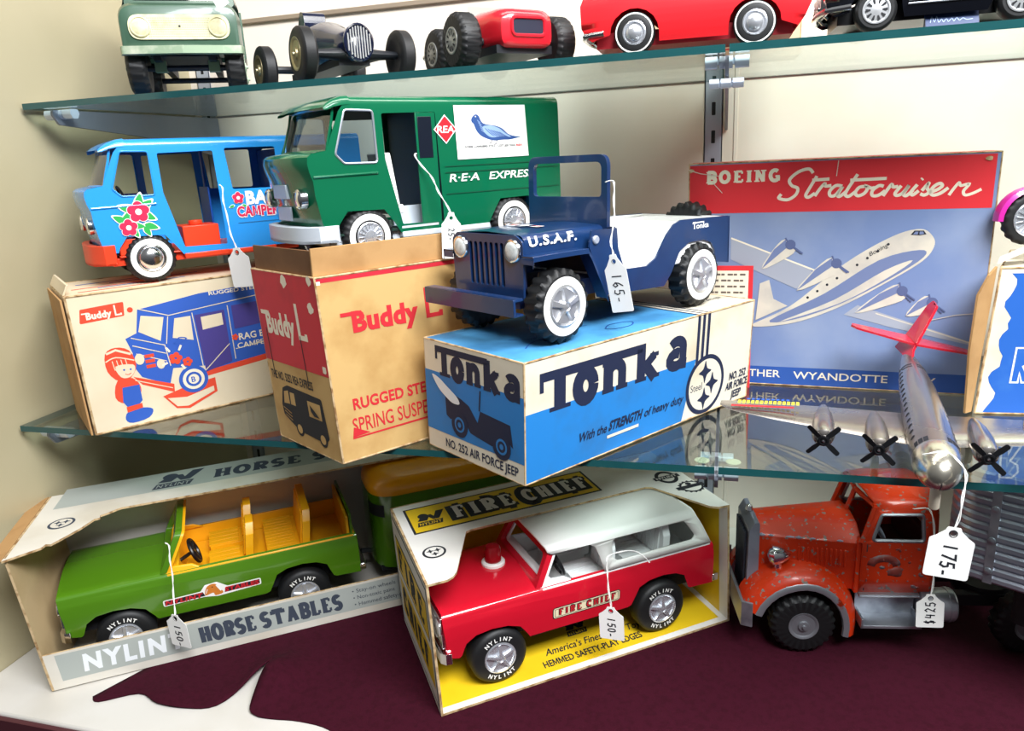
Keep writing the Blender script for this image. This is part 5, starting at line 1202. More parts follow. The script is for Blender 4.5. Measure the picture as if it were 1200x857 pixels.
# ---------------------------------------------------------------- orange tractor truck and its ribbed trailer
ORANGE = M('paint_orange_worn', 'D4360A', .38, coat=.25, col2='8A8078', scale=210, lo=.615, hi=.645, det=9, rough2=.5, bump=.1, bscale=160)
WORN = M('metal_worn_silver', 'A9ACB3', .4, .75, col2='C23A14', scale=40, lo=.63, hi=.66, det=6)
GALV = M('metal_galvanised', 'B4B8C0', .36, .8, col2='8A8F98', scale=35)
GREYP = M('paint_gunmetal', '8B909F', .35, .15, coat=.3, col2='767B88', scale=20)
def tractor(root):
    OR = ORANGE
    m = MB(); rings = []
    for x, k in ((4.2, 0), (1, .35), (-2, .65), (-5.4, 1.)):
        a, b = 2.5+1.7*k, 1.3+1.2*k
        half = [(a-.05, 6.4), (a+.1, 10.6), (a+.12, 11.5), (a-.02, 11.72), (b+.15, 12.42+.35*k), (b, 12.5+.35*k), (.4, 12.75+.4*k), (0, 12.78+.4*k)]
        rings.append([(x, y, z) for y, z in half]+[(x, -y, z) for y, z in half[::-1]])
    m.loft(rings)
    for s in (1, -1):
        for k in range(11): 
            x = .2-.42*k; y = 2.6+1.7*(4.2-x)/9.6
            m.box(x-.09, x+.09, s*y-.12 if s > 0 else -y-.1, s*y+.1 if s > 0 else -y+.12, 8.9, 10.7)
    ho = m.build('hood', OR, root, bevel=.06, angle=30)
    m = MB(); xx = 4.0
    while xx > -5:
        L = random.uniform(.3, 1.3); y = lambda x: 2.5+1.7*(4.2-x)/9.6+.08
        if random.random() < .75: m.tube([(xx, y(xx), 11.62), (xx-L/2, y(xx-L/2), 11.63), (xx-L, y(xx-L), 11.61)], [.05, random.uniform(.1, .2), .05], 6)
        xx -= L+random.uniform(.05, .5)
    m.build('worn_edge', M('metal_bare', 'A7A9BC', .5, .3), ho)
    m = MB()
    prof = [(5.1, 3.6), (4.9, 12.0), (4.4, 12.9), (3.9, 13.0), (3.9, 3.6)]
    m.prism(rp(prof, .2), lambda u, v, w: (u, -2.85+w, v), 5.7); m.build('radiator_shell', GREYP, root, bevel=.2, seg=3)
    m = MB(); m.sheet(rp([(-2.2, 4.4), (2.2, 4.4), (2.2, 11.6), (-2.2, 11.6)], .4), lambda u, v: (5.1+.02-(v-3.6)*.024+.03, u, v)); 
    for k in range(9): m.box(5.0, 5.2, -2.1+.5*k-.06, -2.1+.5*k+.06, 4.5, 11.5)
    m.build('radiator_grille', [M('grille_slate', '3E424D', .4, .2)], root)
    m = MB(); m.lathe([(.3, 12.9), (.42, 13.1), (.3, 13.5), (.02, 13.7)], 14, 'z', (4.4, 0, 0)); m.build('radiator_cap', CHROME, root)
    # cab
    cs = Sec([(4.45, 6.2), (4.65, 8), (4.65, 11.8), (4.35, 14.6), (4.15, 15.1)]+[(3.3+.8*math.cos(math.radians(a)), 15.15+.75*math.sin(math.radians(a))) for a in (20, 45, 70)]+[(2.2, 16.1), (0, 16.25)])
    side = [(-6.5, 15.1), (-5.3, 11.75), (-5.3, 6.3), (-11.9, 6.2), (-12.1, 15.1)]
    win = rp([(-6.95, 14.6), (-10.7, 14.6), (-10.9, 11.95), (-6.2, 12.05)], .3)
    mid = cs.L/2
    m = MB(); m.sheet(cs.near(side)+[(-12.1, cs.tz(15.9)), (-12.15, mid), (-12.1, cs.L-cs.tz(15.9))]+cs.far(side)[::-1]+[(-6.1, cs.L-cs.tz(15.9)), (-5.8, mid), (-6.1, cs.tz(15.9))], cs.map(), [cs.near(win), cs.far(win)], [-8, -10], cs.cuts())
    bk = [(-12.1, y, z) for y, z in cs.p]; m.add(bk, [list(range(len(bk)))])
    sf = Surf(m, cs.side(1), 3); bald = 1
    def blob(cx, cy, rx, ry, n=15): sf.poly([(cx+rx*random.uniform(.75, 1.1)*math.cos(a), cy+ry*random.uniform(.7, 1.1)*math.sin(a)) for a in [2*PI*k/n for k in range(n)]], 1)
    sf.stroke([(7.4+1.2*math.cos(a), 9.4+.8*math.sin(a)) for a in [PI*k/8 for k in range(9)]], .75, 1); blob(8.5, 8.75, .75, .6)
    for k in range(16): blob(random.uniform(5.8, 11.5), random.uniform(6.7, 11.2), random.uniform(.08, .3), random.uniform(.06, .22), 9)
    sf.k = 2; sf.stroke([(5.75, 11.7), (5.75, 6.6)], .09, 2)
    cb_ = m.build('cab', [OR, M('paint_bare_patch', '8B3A33', .55, col2='7A7076', scale=90), DARK], root, solid=.15, recalc=False, angle=40)
    for s in (1, -1):
        w = MB(); q = cs.near(win) if s > 0 else cs.far(win); mp = cs.map(); w.tube([mp(*p) for p in q], .19, 6, closed=True); w.build('window_frame', WORN, root)
    m = MB()
    def V(k, y): return (-5.3-1.1*k+.5*(1-abs(y)/4.5), y*(1-.07*k), 11.75+3.6*k)
    for a, b in (((0, 4.5), (1, 4.5)), ((0, -4.5), (1, -4.5)), ((0, 0), (1, 0)), ((0, 4.5), (0, 0)), ((0, 0), (0, -4.5)), ((1, 4.5), (1, 0)), ((1, 0), (1, -4.5))): m.tube([V(*a), V(*b)], .26, 6)
    m.build('windshield_frame', OR, root)
    m = MB(); m.hexa([(-5.3, -4.5, 6.3), (-4.9, -4.5, 6.3), (-4.9, 4.5, 6.3), (-5.3, 4.5, 6.3), (-5.4, -4.5, 11.75), (-4.9, -4.5, 11.75), (-4.9, 4.5, 11.75), (-5.4, 4.5, 11.75)]); m.build('firewall', OR, root)
    m = MB(); m.box(-11.6, -9.2, -4, 4, 6.4, 9.4); m.box(-11.9, -11.2, -4, 4, 9.4, 12.5); m.build('bench_seat', M('seat_dark_red', '3A1210', .6), root, bevel=.2)
    st = MB(); st.tube([(-7.6+.5*math.sin(a), 2.2+1.25*math.cos(a), 12.0+1.1*math.sin(a)) for a in [2*PI*k/24 for k in range(24)]], .14, 6, closed=True); st.tube([(-7.6, .95, 12.), (-7.6, 3.45, 12.)], .12, 6); st.tube([(-7.6, 2.2, 12), (-6, 2.2, 10.5)], .14, 6); st.build('steering_wheel', GREYP, root)
    # fenders with silver lips
    for s in (1, -1):
        f = MB(); tr = MB(); rings = []; lip = []
        for k in range(15):
            a = math.radians(18+172*k/14); c, sn = math.cos(a), math.sin(a); ex = 1.06 if k < 5 else 1.0
            pts = []
            for y, R in ((5.55, 4.35), (5.6, 4.9), (5.45, 5.35), (5.0, 5.85), (4.2, 6.25), (3.2, 6.45), (2.4, 6.5), (2.4, 6.2), (4.2, 5.9), (5.2, 5.2), (5.35, 4.35)):
                pts.append((c*R*(.86 if c < 0 else .92)*ex-.05, s*y, 2.9+sn*R*.98 if sn > 0 else 2.9+sn*R))
            rings.append(pts)
            lip.append([(c*R*(.86 if c < 0 else .92)*ex-.05, s*y, 2.9+sn*R*.98 if sn > 0 else 2.9+sn*R) for y, R in ((5.5, 4.3), (5.68, 4.4), (5.7, 4.95), (5.6, 5.08), (5.45, 5.0))])
        f.loft(rings); fo = f.build('fender', OR, root, angle=50)
        tr.loft(lip); tr.build('fender_lip', WORN, fo, angle=50)
        h = MB(); T = Matrix.Translation((2.35, s*3.7, 9.95)); h.lathe([(.02, -1.35), (.45, -1.1), (.85, -.4), (1.0, .3), (1.0, .5), (.88, .55), (.7, .75), (.02, .95)], 24, 'x', T=T); h.tube([(2.2, s*3.7, 9.1), (2.2, s*3.7, 8.2)], .35, 8); h.build('headlight', CHROME, root)
    m = MB(); m.prism(rp([(5.0, -5.9), (6.0, -5.5), (6.1, 0), (6.0, 5.5), (5.0, 5.9), (4.9, 5.7), (5.75, 5.3), (5.8, 0), (5.75, -5.3), (4.9, -5.7)], .1), lambda u, v, w: (u, v, 3.2+w), 2.6); m.build('bumper', GALV, root, bevel=.06)
    # steps and tank
    for s in (1, -1):
        m = MB(); y0, y1 = (3.6, 6.0)
        def bb(x0, x1, a, b, z0, z1): m.box(x0, x1, min(s*a, s*b), max(s*a, s*b), z0, z1)
        bb(-10.9, -5.3, y0, y0+.2, 3.4, 6.5); bb(-10.9, -5.3, y0, y1, 3.3, 3.6); bb(-10.9, -5.3, 4.3, 5.0, 6.1, 6.35); bb(-5.5, -5.3, y0, y1, 3.3, 4.3); bb(-10.9, -10.75, y0, y1, 3.3, 4.3)
        m.hexa([(-10.9, s*5.0, 6.2), (-5.3, s*5.0, 6.2), (-5.3, s*5.15, 6.2), (-10.9, s*5.15, 6.2), (-10.9, s*4.4, 6.4), (-5.3, s*4.4, 6.4), (-5.3, s*4.5, 6.4), (-10.9, s*4.5, 6.4)])
        m.build('step', GALV, root, bevel=.04)
        t = MB(); t.lathe([(.02, -14.3), (1.5, -14.3), (1.62, -14.15), (1.62, -11.1), (1.5, -11.), (.02, -11.)], 28, 'x', (0, s*4.2, 4.9)); t.lathe([(1.68, -13.9), (1.68, -13.6)], 28, 'x', (0, s*4.2, 4.9)); t.build('fuel_tank', GALV, root)
    m = MB()
    for s in (1, -1): m.box(-25, 4.5, s*2.2-.5, s*2.2+.5, 3.8, 5.0)
    m.box(-12, 4.5, -2.2, 2.2, 4, 6.2); m.tube([(-.05, -4.5, 3.1), (-.05, 4.5, 3.1)], .35); m.tube([(-20, -4.5, 3.1), (-20, 4.5, 3.1)], .35); m.lathe([(2.6, 5.0), (2.6, 5.5), (.5, 5.6), (.02, 5.6)], 24, 'z', (-19, 0, 0)); m.build('chassis', DARK, root)
    w = wheel(root, (-.05, 4.55, 3.15), 3.15, 2.0, 'disc', .46, None, 24, 1, hubm=M('hub_grey', '8E9096', .4, .6), depth=.06)
    for x in (-21.2,):
        for y, r in ((4.3, 0), (-4.3, PI)): copy_part(w, root, (x, y, 3.15), r)
    copy_part(w, root, (-.05, -4.55, 3.15), PI)
ot = thing('tractor_truck', 'worn orange toy tractor truck with silver fender trim at lower right', 'toy truck', rootloc((8.3, 11.02, ZF+.18), -170, 5.55), -170)
tractor(ot)
def semi_trailer(root):
    A = M('metal_ribbed_aluminium', 'A6ABB8', .3, .75, col2='8A8F9E', scale=14)
    def plan(d):
        c = 5.2-d; x1 = 4.1-d
        p = [(-34, c), (0, c)]+[(0+1.0+(x1-1.0)*math.sin(math.radians(a)), c-3.4+3.4*math.cos(math.radians(a))) for a in (10, 25, 40, 55, 70, 82, 90)]
        return p+[(x, -y) for x, y in p[::-1]]
    m = MB(); rings = []; n = 13; z0, z1 = 11.4, 21.6
    for k in range(n):
        a = z0+(z1-z0)*k/n; h = (z1-z0)/n
        for f, d in ((.0, .16), (.25, .0), (.7, .0), (.95, .16)): rings.append([(x, y, a+h*f) for x, y in plan(d)])
    m.loft(rings); m.build('body', A, root, angle=25)
    m = MB(); m.box(-.35, .35, 5.15, 5.26, z0, z1); 
    for z in (12.6, 15.5, 18.4, 20.9): m.lathe([(.32, 0), (.28, .14), (.02, .2)], 14, 'y', (.0, 5.24, z)); m.lathe([(.22, 0), (.2, .1), (.02, .14)], 14, 'y', (-3.0, 5.18, z+.3))
    m.build('corner_post', GALV, root)
    m = MB(); m.lathe([(1.0, 5.9), (1.0, 11.4)], 20, 'z', (-2.2, 0, 0)); m.box(-30, -2, -3, 3, 9.8, 11.3); m.build('kingpin_frame', DARK, root)
    w = wheel(root, (-27, 4.2, 3.15), 3.15, 1.8, 'disc', .46, None, 24, 1, hubm=MATS['hub_grey'], depth=.06); copy_part(w, root, (-27, -4.2, 3.15), PI)
    m = MB(); m.box(-29, -25, -3, 3, 2.6, 9.9); m.build('axle_frame', DARK, root)
tl = thing('semi_trailer', 'ribbed silver trailer behind the orange tractor truck', 'toy trailer', (25.2, 12.6, ZF+.18), 150)
semi_trailer(tl)

# ---------------------------------------------------------------- silver airliner
def airliner(root):
    SV = M('tin_silver', 'B4AEA8', .22, .92, col2='A0978E', scale=12, rough2=.36); NO = M('tin_nose', 'DCD6C6', .24, .95); RD = M('tail_red', 'C4182C', .25, coat=.5)
    m = MB(); m.lathe([(.02, -15.4), (.3, -15.3), (.62, -13), (1.08, -9), (1.4, -4.5), (1.55, 1), (1.58, 8.0)], 36, 'x')
    sf = Surf(m, lambda u, a, o: (u, (1.54+o)*math.cos(a), (1.54+o)*math.sin(a)))
    def R(u): return 1.08+(u+9)*.0711 if u < -4.5 else (1.4+(u+4.5)*.0273 if u < 1 else 1.55+(u-1)*.0043)
    for s in (1, -1):
        for k in range(15):
            u = -8.5+k*1.05; a = math.radians(28); r = R(u)+.015
            ca = (lambda d: (u+d[0], s*r*math.cos(a+d[1]/r), r*math.sin(a+d[1]/r)))
            q = [ca((.2*math.cos(t), .24*math.sin(t))) for t in [2*PI*j/10 for j in range(10)]]; m.add(q, [list(range(10))], 1)
        for k in range(2):
            u = -8.8+k*.6; r = R(u)+.02; pts = []
            for j in range(6): a = math.radians(36+9*j); pts += [(u, s*r*math.cos(a), r*math.sin(a)), (u+.25, s*r*math.cos(a), r*math.sin(a))]
            m.add(pts, [[2*j, 2*j+1, 2*j+3, 2*j+2] for j in range(5)], 1)
        for k in range(3):
            u = 7.0+.35*0; r = R(u)+.02; a = math.radians(34+14*k); q = [(7.2, a-.1), (7.9, a-.1), (7.9, a+.1), (7.2, a+.1)]; m.add([(x, s*r*math.cos(b), r*math.sin(b)) for x, b in q], [[0, 1, 2, 3]], 1)
    m.build('fuselage', [SV, INK], root, recalc=False, angle=50)
    m = MB(); m.lathe([(1.58, 7.95), (1.6, 8.2), (1.56, 9.0), (1.38, 9.8), (1.08, 10.45), (.65, 10.9), (.02, 11.1)], 40, 'x'); no = m.build('nose_cap', NO, root, angle=60)
    m = MB(); m.tube([(8.4+.0, 0, -1.6)]+[(8.2+2.95*math.cos(a), 0, 1.62*math.sin(a)) for a in [math.radians(-88+10*k) for k in range(9)]], .035, 5); m.build('seam', DARK, no)
    # wings
    for s in (1, -1):
        m = MB(); rings = []
        for y, xl, xt, t, z in ((.6, 4.2, -2.0, .5, -.85), (5, 3.3, -1.8, .4, -.7), (11, 2.0, -1.5, .28, -.5), (14.6, 1.0, -1.2, .18, -.38), (15.6, .1, -.9, .08, -.34)):
            c = xl-xt; rings.append([(xl, s*y, z), (xl-c*.08, s*y, z+t*.6), (xl-c*.3, s*y, z+t), (xl-c*.65, s*y, z+t*.6), (xt, s*y, z), (xl-c*.65, s*y, z-t*.3), (xl-c*.3, s*y, z-t*.5), (xl-c*.08, s*y, z-t*.35)])
        m.loft(rings)
        prints = [SV]
        if s < 0:
            prints += [M('print_yellow', 'E8D23A', .4), M('print_red', 'C9222C', .7), M('print_blue', '2B59B5', .7)]
            sf = Surf(m, lambda u, v, o: (v, -u, -.46+.36+(14.6-u)*.028+o-.0+.06*0+.05))
            for k in range(14): sf.rect(9.2+.36*k, -.55, 9.45+.36*k, .15, 1)
            for k in range(9): sf.rect(10.0+.4*k, -1.0, 10.25+.4*k, -.7, 3)
            sf.rect(9.6, .5, 14.6, .85, 2)  # red stripe paints a reflection along the leading edge
        wg = m.build('wing', prints, root, angle=40, recalc=False)
        for y, xl in ((3.5, 3.6), (7.3, 2.8)):
            n = MB(); n.lathe([(.02, xl-4.6), (.35, xl-3.8), (.7, xl-2.0), (.85, xl-.2), (.85, xl+1.6), (.72, xl+2.1), (.5, xl+2.25), (.02, xl+2.3)], 24, 'x', (0, s*y, -.45)); na = n.build('nacelle', SV, wg)
            p = MB(); xp = xl+2.55
            for b in range(4):
                a = PI/4+b*PI/2; ca, sa = math.cos(a), math.sin(a)
                T = Matrix(((1, 0, 0, xp), (0, ca, -sa, s*y), (0, sa, ca, -.45), (0, 0, 0, 1)))
                p.prism(rp([(.15, -.13), (.9, -.2), (1.55, -.17), (1.62, 0), (1.55, .17), (.9, .2), (.15, .13)], .08), lambda u, v, w: (w-.04+v*.25, v, u), .08, 0, T=T @ Matrix(((1, 0, 0, 0), (0, 1, 0, 0), (0, 0, 1, 0), (0, 0, 0, 1))))
            p.lathe([(.42, -.12), (.42, .1), (.3, .14), (.26, .05), (.02, .05)], 20, 'x', (xp, s*y, -.45)); p.lathe([(.1, -.3), (.1, .16), (.02, .2)], 10, 'x', (xp, s*y, -.45), 1)
            p.build('propeller', [PBLACK, CHROME], wg, recalc=False)
        g = MB(); g.tube([(.6, s*3.2, -.9), (.5, s*3.2, -2.65)], .14, 6); g.lathe([(.02, -.25), (.85, -.25), (.95, 0), (.85, .25), (.02, .25)], 22, 'y', (.5, s*3.2, -2.7)); g.build('landing_wheel', PADM, root)
    # tail, leaning to one side
    e = MB(); T = Matrix.Translation((-11, .1, .3)) @ Matrix.Rotation(math.radians(14), 4, 'Z') @ Matrix.Rotation(math.radians(-38), 4, 'X') @ Matrix.Translation((11, 0, 0))
    e.prism(rp([(-10.9, 0), (-12.4, 1.0), (-14.9, 5.3), (-16.2, 5.6), (-16.4, 4.9), (-15.6, 2.2), (-15.4, .1)], [.1, .3, .5, .5, .4, .4, .2]), lambda u, v, w: (u, -.12+w, v), .24, T=T); e.build('tail_fin', RD, root, bevel=.08)
    T = Matrix.Translation((-13.5, .2, 1.2)) @ Matrix.Rotation(math.radians(9), 4, 'Z') @ Matrix.Rotation(math.radians(-15), 4, 'X') @ Matrix.Translation((13.5, 0, 0))
    for s in (1, -1):
        e = MB(); e.prism(rp([(-12.6, .1), (-13.7, 5.0), (-14.3, 5.5), (-15.0, 5.3), (-15.3, .1)], [.1, .4, .3, .4, .1]), lambda u, v, w: (u, s*v, .3+w), .2, T=T); e.build('tailplane', RD, root, bevel=.08)
    g = MB(); g.lathe([(.36, -1.3), (.36, -3.0), (.28, -3.15), (.02, -3.15)], 16, 'z', (9.2, 0, 0)); g.build('nose_peg', M('peg_wood', 'D9CDB8', .7), root)
pl = thing('toy_airplane', 'silver four-propeller toy airplane with red tail, nose over the shelf edge', 'toy airplane', (15.4, 4.3, 3.7), 0, rot=(0, math.radians(4.6), math.radians(-96.)))
pl.rotation_euler = (Matrix.Rotation(math.radians(-96.), 3, 'Z') @ Matrix.Rotation(math.radians(4.6), 3, 'Y')).to_euler()
airliner(pl)

# ---------------------------------------------------------------- toys on the upper shelf
def old_truck(root):
    G = M('paint_sage_green', '446250', .35, coat=.3, col2='3A5544', scale=20, lo=.4, hi=.8); CR = M('grille_cream', 'E6E0B8', .45, col2='C9C39A', scale=120, lo=.5, hi=.7); D2 = M('chassis_blue_black', '1A2030', .5)
    # front shell with rounded shoulders
    def fr(x, hw, z0, z1, r): return [(x, y, z) for y, z in rp([(-hw, z0), (hw, z0), (hw, z1), (-hw, z1)], [.3, .3, r, r], 6)]
    m = MB(); m.loft([fr(2.0, 5.2, 4.2, 7.9, 1.3), fr(1.9, 5.45, 4.1, 8.15, 1.5), fr(1.2, 5.6, 4.0, 8.5, 1.6), (fr(-4.0, 5.75, 4.0, 9.0, 1.5))]); m.build('front_body', G, root, angle=40)
    m = MB(); m.prism(rp([(-4.7, 5.0), (4.7, 5.0), (4.7, 7.3), (-4.7, 7.3)], 1.12, 8), lambda u, v, w: (2.0+w, u, v), .16); gz = m.build('grille', CR, root, bevel=.06)
    m = MB(); sf = Surf(m, lambda u, v, o: (2.17+o, u, v))
    for i in range(36):
        for j in range(9): sf.rect(-2.9+i*.163, 5.22+j*.21, -2.9+i*.163+.08, 5.22+j*.21+.1, 0)
    sf.disc(0, 6.2, .12, 1, 10); m.build('mesh', [M('grille_shadow', 'A8A47E', .6), DARK], gz, recalc=False)
    for s in (1, -1):
        h = MB(); h.lathe([(.95, .1), (.95, .3), (.85, .36), (.8, .28), (.5, .42), (.02, .48)], 26, 'x', (2.0, s*3.6, 6.15)); h.build('headlight', CR, gz)
    m = MB(); m.prism(rp([(1.0, -5.9), (2.3, -5.6), (2.75, 0), (2.3, 5.6), (1.0, 5.9), (1.0, 5.0), (1.8, 0), (1.0, -5.0)], .3), lambda u, v, w: (u, v, 3.65+w), .75); m.build('bumper', M('bumper_sage', '93A88C', .4, .2, col2='C9CDB8', scale=50), root, bevel=.1)
    # cab with windshield
    m = MB(); cs = Sec([(5.6, 8.4), (5.5, 9.2), (4.9, 13.2), (4.5, 13.9), (3.6, 14.3), (0, 14.5)])
    win = rp([(-4.6, 12.9), (-7.6, 12.9), (-7.8, 9.6), (-4.0, 9.6)], .4)
    side = [(-4.4, 13.4), (-3.0, 9.0), (-3.0, 4.2), (-9.5, 4.2), (-9.4, 13.4)]
    cs2 = Sec([(5.7, 4.2), (5.7, 8.6), (5.5, 9.3), (4.9, 13.2), (4.5, 13.9), (3.6, 14.3), (0, 14.5)]); L = cs2.L
    m.sheet(cs2.near(side)+cs2.far(side)[::-1], cs2.map(), [cs2.near(win), cs2.far(win)], [-6, -8], cs2.cuts()); bk = [(-9.45, y, z) for y, z in cs2.p]; m.add(bk, [list(range(len(bk)))])
    wmp = lambda u, v, w: (-2.95-1.35*(v-9.)/4.4-w, u*(1-.1*(v-9)/4.4), v)
    m.prism(rp([(-5.4, 8.9), (5.4, 8.9), (5.3, 13.9), (-5.3, 13.9)], .5), wmp, .2, 0, [rp([(-4.8, 9.5), (4.8, 9.5), (4.8, 13.2), (-4.8, 13.2)], .5)])
    m.build('cab', G, root, recalc=False, angle=40)
    m = MB(); m.sheet([(-4.9, 9.4), (4.9, 9.4), (4.9, 13.3), (-4.9, 13.3)], lambda u, v: wmp(u, v, .1)); m.build('windshield', glass_mat('smoked_glass', '7C868C', .1, .05), root)
    m = MB(); m.box(-17, -10, -5.9, 5.9, 4.6, 9.6); m.box(-17, -10, -5.6, 5.6, 9.6, 9.7); m.build('cargo_bed', G, root, bevel=.15)
    m = MB()
    for s in (1, -1): m.box(-16.8, 1.2, s*2.6-.35, s*2.6+.35, 3.2, 4.1)
    m.tube([(-1.3, -5, 2.7), (-1.3, 5, 2.7)], .3); m.tube([(-13.5, -5, 2.7), (-13.5, 5, 2.7)], .3); m.box(-8, .8, -3.2, 3.2, 3.6, 4.2)
    for s in (1, -1): m.box(-1.9, -.7, s*2.6-.55, s*2.6+.55, 2.3, 3.4, 1)
    m.build('chassis', [D2, M('bracket_sage', '6F8A70', .5)], root)
    w = wheel(root, (-1.3, 4.7, 2.7), 2.7, 1.9, 'disc', .45, None, 22, 1, depth=.05, hubm=MATS['bumper_sage'])
    copy_part(w, root, (-1.3, -4.7, 2.7), PI); copy_part(w, root, (-13.5, 4.7, 2.7)); copy_part(w, root, (-13.5, -4.7, 2.7), PI)
gtop = thing('toy_truck', 'old sage green toy truck with cream grille, at the left of the upper shelf', 'toy truck', (-53.9, 13.0, ZT+.02), -57)
old_truck(gtop)

def racer(root, paint, kind):
    D = M('racer_chassis', '16191F', .45)
    if kind == 'black':
        rings = []
        for x, hw, z0, z1 in ((2.6, 1.0, 2.2, 3.9), (2.2, 1.5, 1.9, 4.5), (0, 1.8, 1.7, 4.9), (-3.5, 2.4, 1.7, 5.8), (-5.0, 2.8, 1.7, 6.4), (-8.5, 2.8, 1.7, 6.6), (-12, 2.1, 1.8, 5.8), (-15, .7, 2.4, 4.0), (-15.8, .2, 3.0, 3.4)):
            rings.append([(x, y, z) for y, z in [(hw*math.cos(a)*(1 if abs(math.cos(a)) < .7 else .96), (z0+z1)/2+(z1-z0)/2*math.sin(a)) for a in [2*PI*k/20 for k in range(20)]]])
        m = MB(); m.loft(rings); m.build('body', paint, root, angle=50)
        m = MB(); m.lathe([(1.5, -.15), (1.52, .15), (1.38, .25), (1.3, .1), (.02, .1)], 28, 'x', T=Matrix.Translation((2.4, 0, 3.4)) @ Matrix.Scale(1.15, 4, (0, 0, 1))); g = m.build('nose_ring', paint, root)
        m = MB()
        for k in range(9): y = -1.1+.275*k; h = math.sqrt(max(.05, 1.3**2-y*y))*1.12; m.box(2.5, 2.68, y-.06, y+.06, 3.4-h, 3.4+h)
        m.build('grille_bars', M('bar_silver', 'A9AAA8', .4, .6), g)
        m = MB(); m.loft([[(.95+.75*math.cos(a)*k, y, 2.5+.5*math.sin(a)*k) for a in [2*PI*j/12 for j in range(12)]] for y, k in ((-4.5, .7), (-2.5, 1.0), (0, 1.5), (2.5, 1.0), (4.5, .7))]); m.box(-14, 1, -1.6, 1.6, 1.5, 2.2); m.tube([(-12.2, -4.4, 2.5), (-12.2, 4.4, 2.5)], .4, 10); m.tube([(.9, -4, 2.6), (-6, -2.2, 2.4)], .28, 8); m.tube([(.9, 4, 2.6), (-6, 2.2, 2.4)], .28, 8); m.build('axle', D, root)
        m = MB(); m.lathe([(.02, 0), (.7, 0), (.75, .9), (.6, 1.1), (.02, 1.15)], 18, 'y', (-1.0, 1.7, 4.2)); m.tube([(-.5, 2.1, 4.6), (-3, 2.3, 4.8)], .25, 8); m.tube([(-3, 2.3, 4.3), (-9, 2.6, 3.6)], .3, 8); m.build('engine', M('engine_grey', '8A8E98', .35, .7), root)
        m = MB(); m.loft([[(-7.0-.5*k, y*(1-.1*k), 5.0+1.6*k) for y in (-1.9, -1, 0, 1, 1.9)] for k in (0, 1)], False, False); m.build('windscreen', paint, root, solid=.2)
        m = MB(); m.prism(rp([(-8.6, 5.0), (-9.2, 7.9), (-10.2, 8.2), (-12.5, 5.0)], .6), lambda u, v, w: (u, -1.2+w, v), 2.4); m.build('headrest', paint, root, bevel=.3, seg=3)
        wr = (2.45, 1.5, 'disc', .62)
    else:
        rings = []
        for x, hw, z0, z1 in ((3.2, 2.0, 1.9, 4.3), (2.9, 2.6, 1.6, 4.7), (1.5, 2.9, 1.5, 5.0), (-2, 3.0, 1.5, 5.2), (-6, 3.0, 1.5, 5.0), (-10, 2.4, 1.6, 4.6), (-14, 1.2, 2.0, 3.9), (-15.5, .4, 2.6, 3.2)):
            rings.append([(x, y, z) for y, z in rp([(-hw, z0), (hw, z0), (hw, z1), (-hw, z1)], [(z1-z0)*.3, (z1-z0)*.3, (z1-z0)*.42, (z1-z0)*.42], 5)])
        m = MB(); m.loft(rings); b = m.build('body', paint, root, angle=50)
        m = MB(); q = rp([(-1.7, 2.5), (1.7, 2.5), (1.7, 4.0), (-1.7, 4.0)], .5, 5); m.tube([(3.24, y, z) for y, z in q], .16, 6, closed=True); m.build('nose_rim', paint, root)
        m = MB(); m.sheet(q, lambda u, v: (3.22, u, v)); m.build('nose_opening', M('recess_navy', '141A30', .5), root)
        m = MB(); m.box(-12, 2.4, -2.9, 2.9, 1.1, 1.8); m.tube([(-.2, -4.6, 2.4), (-.2, 4.6, 2.4)], .35, 8); m.tube([(-9, -2.8, 2.4), (-9, 2.8, 2.4)], .35, 8); m.build('axle', D, root)
        for s in (1, -1):
            m = MB(); m.tube([(-2, s*3.0, 3.2), (-3, s*3.7, 2.9), (-13, s*3.0, 2.6)], .35, 10); m.build('exhaust_pipe', CHROME, root)
        m = MB(); m.lathe([(.02, 0), (.75, .05), (.75, .9), (.02, 1.)], 18, 'y', (-1.9, 2.6, 4.2)); m.build('filler_cap', M('cap_navy', '1D2A5A', .3), root)
        m = MB(); m.loft([[(-4.6-.6*k, y*(1-.15*k), 5.0+1.3*k) for y in (-2.0, -1, 0, 1, 2.0)] for k in (0, 1)], False, False); m.build('windscreen', glass_mat('windscreen_clear', 'DDE5E8', .1, .02), root)
        wr = (2.4, 2.0, 'alloy', .48)
    w = wheel(root, (.9 if kind == 'black' else -.2, 5.0, wr[0]), wr[0], wr[1], wr[2], wr[3], None, 24 if kind != 'black' else 0, 1, depth=.05, hubm=M('hub_brass', 'A69A78', .35, .7) if kind == 'black' else MATS['bar_silver'])
    xs = .9 if kind == 'black' else -.2; xr = -12.2 if kind == 'black' else -9.0; yr = 5.0 if kind == 'black' else 3.0
    copy_part(w, root, (xs, -5.0, wr[0]), PI); copy_part(w, root, (xr, yr, wr[0])); copy_part(w, root, (xr, -yr, wr[0]), PI)
BLK = M('paint_midnight', '131A33', .22, coat=.6)
rb = thing('race_car', 'midnight black toy race car with a slatted oval nose grille', 'toy race car', (-36.2, 14.6, ZT+.02), -42)
racer(rb, BLK, 'black')
RED = M('paint_racing_red', 'D8202E', .25, coat=.5)
rr_ = thing('race_car', 'red toy race car with a wide nose opening between the black racer and red coupe', 'toy race car', (-19.7, 14.6, ZT+.02), -45)
racer(rr_, RED, 'red')

